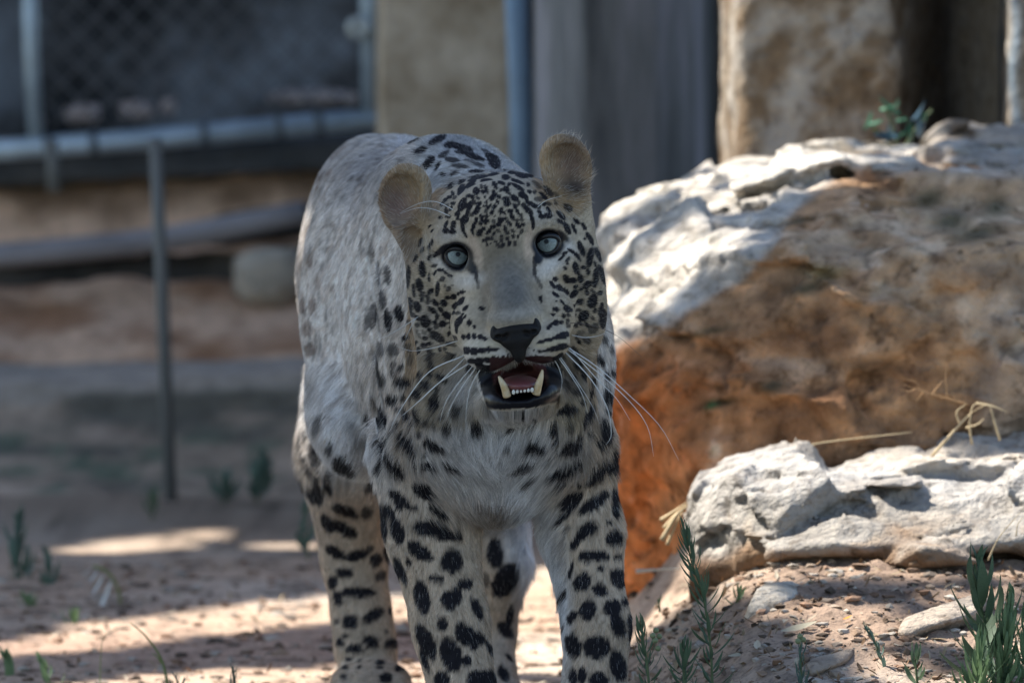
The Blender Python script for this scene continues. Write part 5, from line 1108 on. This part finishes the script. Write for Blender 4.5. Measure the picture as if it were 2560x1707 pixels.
# ------------------------------------------------ plants
green = [mat('weed_leaf', (0.095, 0.15, 0.085), rough=0.6, transl=0.35, noise=(40, 0.3)), mat('weed_leaf_pale', (0.17, 0.26, 0.13), rough=0.55, transl=0.4, noise=(40, 0.3)), mat('weed_leaf_blue', (0.10, 0.16, 0.125), rough=0.6, transl=0.3, noise=(40, 0.3))]
stem_m = mat('weed_stem', (0.10, 0.13, 0.06), rough=0.7); straw = mat('straw', (0.55, 0.43, 0.26), rough=0.8, noise=(60, 0.3)); bud_m = mat('bud', (0.17, 0.20, 0.10), rough=0.6)
def leafset(m, wide):
    return [me_of('leaf', *leafmesh(1, wide*random.uniform(.8, 1.2), random.uniform(0.6, 2.0), 7, 0.3, random.uniform(-.4, .4)), m) for _ in range(4)]
def weed(pts, y, nl, L0, wide, gi, label, cat='plant', name='weed', r0=0.0016, spread=(34, 82), top=True, start=0.05, group=None, droop=0.0):
    """stem through photo pixels pts at depth y, with leaves in a spiral"""
    P2 = smooth_path([pv(u, v, y) for u, v in pts], 24); base = P2[0]; root = tag(empty(name, tuple(base)), label, cat, group)
    V, Fc = tube(P2, [r0*(1-0.6*i/23) for i in range(24)], 6); mesh_obj('stem', V, Fc, stem_m, root); ls = leafset(green[gi], wide); s = (y-CAMY)/F
    for i in range(nl):
        t = start+(1-start)*(i+0.5)/nl; k = min(int(t*23), 22); p = Vector(P2[k]).lerp(Vector(P2[k+1]), t*23-k); ax = (Vector(P2[k+1])-Vector(P2[k])).normalized()
        a = i*2.39996+random.uniform(-.4, .4); el = R(spread[0]+(spread[1]-spread[0])*(1-t)+random.uniform(-12, 12))
        h = Vector((math.cos(a), math.sin(a), 0)); d = (ax*math.cos(el)+h*math.sin(el)); d.z -= droop*(1-t)
        o = place(random.choice(ls), 'leaf', p, d, ax-h*0.2, 1.3*L0*s*random.uniform(.65, 1.2)*(1-0.45*t**2), root)
    return root
weed([(1782, 1790), (1778, 1640), (1760, 1500), (1728, 1400), (1712, 1322)], 0.03, 78, 66, 0.075, 0, 'tall narrow leaved weed rising in front of the low white rock')
weed([(1625, 1760), (1618, 1660), (1606, 1590), (1600, 1562)], 0.0, 40, 50, 0.08, 0, 'bushy weed with round buds against the right foreleg')
weed([(1712, 1770), (1710, 1680), (1712, 1622)], 0.0, 30, 60, 0.09, 0, 'short dark weed between the budded weed and the tall weed')
weed([(2005, 1760), (2003, 1680), (2000, 1600)], 0.0, 30, 42, 0.075, 2, 'single short weed with a budded tip in the soil', group=None)
weed([(2490, 1800), (2476, 1640), (2455, 1520), (2448, 1425)], 0.04, 36, 128, 0.12, 0, 'taller broad leaved weed at the lower right', droop=0.35, spread=(15, 88))
weed([(2500, 1800), (2506, 1690), (2516, 1590), (2525, 1500)], 0.0, 130, 88, 0.07, 1, 'feathery pale green weed in the lower right corner', spread=(25, 88))
weed([(2440, 1800), (2446, 1710), (2450, 1620)], -0.03, 90, 84, 0.07, 1, 'low feathery tuft in front of the broad leaved weed', spread=(25, 88))
weed([(2560, 1800), (2562, 1650), (2566, 1520)], 0.02, 80, 78, 0.07, 1, 'feathery green stem cut by the right edge', spread=(10, 80))
weed([(2235, 1760), (2215, 1680), (2190, 1610), (2165, 1568)], 0.08, 34, 34, 0.10, 2, 'small blue green seedling bending left in the soil')
weed([(2295, 1730), (2290, 1670), (2288, 1640)], 0.02, 14, 50, 0.12, 0, 'tiny dark weed left of the feathery tuft', spread=(30, 85))
weed([(1838, 1525), (1842, 1500), (1848, 1480)], 0.5, 9, 34, 0.14, 1, 'tiny pale seedling beside the wedge of stone', spread=(30, 80))
weed([(1650, 1530), (1648, 1510), (1650, 1498)], 0.7, 6, 22, 0.15, 1, 'tiny seedling on the sunlit soil near the orange rock foot', spread=(30, 80))
for (u, v, y) in ((1632, 1588, -.01), (1640, 1575, 0), (1648, 1590, 0), (1638, 1600, -.01), (1645, 1620, 0), (1995, 1602, -.01), (2008, 1598, 0), (2000, 1590, 0)):
    c = pv(u, v, y); V, Fc, _ = sphere(c, 7.5*K, 10, 8); w_ = [o for o in bpy.data.objects if o.get('label', '').startswith('bushy weed' if u < 1900 else 'single short weed')][0]; mesh_obj('bud', V, Fc, bud_m, w_)
weed([(60, 1530), (55, 1450), (45, 1370), (48, 1310)], 2.3, 30, 72, 0.16, 2, 'dark leafy weed at the left edge in shade', spread=(20, 80))
weed([(120, 1520), (125, 1440), (118, 1390)], 2.2, 14, 60, 0.18, 2, 'smaller dark weed just right of the left edge weed', spread=(20, 80))
weed([(505, 1395), (512, 1378)], 3.0, 9, 46, 0.3, 1, 'small bright green seedling on shaded soil beyond the light streak', spread=(50, 85))
weed([(175, 1590), (180, 1560), (184, 1535)], 1.7, 12, 40, 0.14, 1, 'light green sprig on the edge of the sunlit band', spread=(20, 80))
weed([(28, 1740), (22, 1690), (15, 1650)], 1.0, 16, 66, 0.09, 1, 'grass like tuft in the lower left corner', spread=(8, 50))
weed([(70, 1560), (75, 1520), (66, 1500)], 1.9, 14, 44, 0.2, 1, 'low leafy clump under the left edge weeds', spread=(30, 85))
weed([(590, 1760), (586, 1715), (584, 1684)], 0.55, 22, 44, 0.07, 2, 'small spiky weed on the bright soil at the bottom', spread=(5, 60))
weed([(440, 1750), (446, 1710), (440, 1694)], 0.6, 14, 36, 0.07, 2, 'low spiky weed beside the bent grass stalk', spread=(20, 80))
weed([(135, 1735), (120, 1690), (110, 1668)], 0.9, 9, 60, 0.12, 1, 'pale green bent sprig right of the lower left tuft', spread=(20, 80))
weed([(640, 1260), (650, 1200), (655, 1160)], 3.6, 26, 66, 0.2, 2, 'shaded blurred green weed near the foot of the ledge', spread=(30, 85))
weed([(770, 1400), (762, 1320), (768, 1240)], 2.4, 20, 50, 0.16, 2, 'dark green weed close behind the hind leg', spread=(20, 80))
weed([(560, 1260), (566, 1215)], 3.6, 16, 60, 0.2, 2, 'low shaded weed left of the ledge weed', spread=(30, 85))
weed([(380, 1300), (384, 1240)], 3.3, 12, 40, 0.14, 0, 'thin dark weed at the foot of the leaning post', spread=(20, 70))
def stalk(paths, y, m, label, cat='grass stalk', name='dry_stalk', r=0.0011, part='blade'):
    root = tag(empty(name, tuple(pv(*paths[0][0], y))), label, cat)
    for i, p in enumerate(paths):
        P2 = smooth_path([pv(u, v, y+0.004*i) for u, v in p], 14); V, Fc = tube(P2, [r*(1-0.75*k/13)*(1 if i == 0 else 0.75) for k in range(14)], 5); mesh_obj(part, V, Fc, m, root)
    return root
gmat = mat('grass_blade', (0.22, 0.26, 0.10), rough=0.6, transl=0.3); white_b = mat('lit_blade_pale_stick', (0.62, 0.64, 0.60), rough=0.5, transl=0.3)  # white stands for sunlight on the blades; the pale sticks share it
stalk([((425, 1740), (405, 1650), (365, 1590), (325, 1555)), ((405, 1655), (392, 1640), (380, 1632))], 0.75, gmat, 'green bent grass stalk in front of the shaded band', r=0.0022)
stalk([((250, 1740), (252, 1640), (262, 1590), (300, 1568))], 0.8, gmat, 'thin arching grass blade left of the bent grass stalk', r=0.0009)
wb = tag(empty('grass_clump', tuple(pv(262, 1552, 1.95))), 'clump of arching blades coloured white for sunlight, on the shaded soil', 'grass')
for (a, b, c, d, wd) in ((278, 1448, 258, 1548, .11), (258, 1436, 238, 1500, .12), (244, 1424, 229, 1468, .13), (232, 1418, 206, 1446, .16), (262, 1500, 268, 1552, .08)):
    p, q = pv(a, b, 1.94), pv(c, d, 1.92); place(me_of('blade', *leafmesh(1, wd, 0.5, 7), white_b), 'blade', p, q-p, (-0.7, -0.5, 0.4), (q-p).length, wb)
V, Fc = tube(smooth_path([pv(300, 1555, 1.95), pv(298, 1480, 1.95), pv(270, 1430, 1.95), pv(232, 1414, 1.95)], 10), [0.0022]*10, 6); mesh_obj('stem', V, Fc, gmat, wb)
stalk([((2330, 1140), (2400, 1060), (2430, 1030)), ((2430, 1110), (2424, 1060), (2430, 1020), (2440, 1008)), ((2400, 1060), (2392, 1030), (2415, 1010)), ((2500, 1100), (2485, 1050), (2470, 1012), (2430, 1030)), ((2440, 1008), (2480, 1015), (2520, 1030)), ((2415, 1070), (2445, 1060), (2460, 1045))], 0.8, straw, 'pale broken straw stalks on soil above the low rock', r=0.0022)
stalk([((2420, 1010), (2330, 985), (2260, 962)), ((2370, 997), (2365, 950), (2366, 915)), ((2300, 975), (2290, 955), (2250, 945)), ((2330, 985), (2350, 960), (2362, 950)), ((2290, 972), (2270, 978), (2240, 970)), ((2310, 978), (2300, 990), (2290, 1005)), ((2390, 1003), (2385, 985), (2375, 970))], 0.8, mat('russet_straw', (0.40, 0.24, 0.12), rough=0.8), 'dry branching seed head hanging before the boulder', r=0.0012)
stalk([((1880, 1170), (1990, 1130), (2045, 1108), (2280, 1080)), ((1990, 1130), (1940, 1150), (1900, 1168))], 0.85, straw, 'long dry straw lying across the top of the low rock', r=0.0019)
stalk([((1655, 1350), (1690, 1290), (1718, 1262)), ((1660, 1320), (1690, 1285), (1716, 1268)), ((1668, 1362), (1690, 1310), (1712, 1268)), ((1652, 1300), (1690, 1275), (1718, 1255))], 0.8, straw, 'tuft of straw wedged beside the left end of the low rock', r=0.0035)
stalk([((2470, 1400), (2500, 1340), (2560, 1270)), ((2540, 1340), (2545, 1310), (2560, 1290))], 0.5, straw, 'thin dry stem hanging over the right end of the low rock', r=0.0012)
stalk([((1590, 1428), (1640, 1424), (1705, 1420))], 1.0, white_b, 'short bleached stick on the ground at the foot of the boulder', 'stick', 'stick', r=0.003, part='twig')
stalk([((2040, 1707), (2090, 1698), (2150, 1690))], 0.05, white_b, 'pale curved stick at the bottom edge', 'stick', 'stick', r=0.0014, part='twig')
# broad leaved shrub behind the boulder top
for gi, (u, v) in enumerate([(2230, 350)]):
    root = tag(empty('shrub', tuple(pv(2250, 400, 1.95))), 'small broad leaved shrub growing behind the boulder top', 'shrub')
    lt = mat('shrub_leaf', (0.035, 0.16, 0.095), rough=0.35, transl=0.25, spec=0.6); lb = mat('shrub_leaf_dark', (0.05, 0.10, 0.14), rough=0.3, spec=0.6, transl=0.15)
    for (u0, v0, u1, v1, L, m) in ((2250, 390, 2215, 268, 0, 0), (2250, 390, 2330, 275, 0, 0), (2250, 390, 2180, 320, 0, 0)):
        V, Fc = tube(smooth_path([pv(u0, v0, 1.95), pv((u0+u1)/2, (v0+v1)/2-10, 1.93), pv(u1, v1, 1.92)], 8), [0.0022]*8, 5); mesh_obj('stem', V, Fc, stem_m, root)
    sets = [me_of('leaf', *leafmesh(1, 0.2, 0.8, 7), lt), me_of('leaf', *leafmesh(1, 0.2, 0.8, 7), lb)]
    for (u0, v0, u1, v1, k) in ((2250, 285, 2180, 268, 0), (2200, 272, 2245, 285, 0), (2160, 325, 2195, 300, 0), (2245, 335, 2180, 365, 1), (2280, 300, 2335, 268, 1), (2170, 310, 2215, 322, 0), (2240, 300, 2275, 318, 0), (2300, 345, 2310, 310, 1), (2240, 345, 2290, 335, 0), (2260, 370, 2300, 350, 0), (2215, 360, 2240, 330, 1), (2275, 355, 2260, 325, 0), (2300, 320, 2325, 300, 0), (2225, 290, 2260, 270, 0)):
        p, q = pv(u0, v0, 1.93), pv(u1, v1, 1.90); place(sets[k], 'leaf', p, q-p, (0, -0.7, 0.7), (q-p).length*1.15, root)
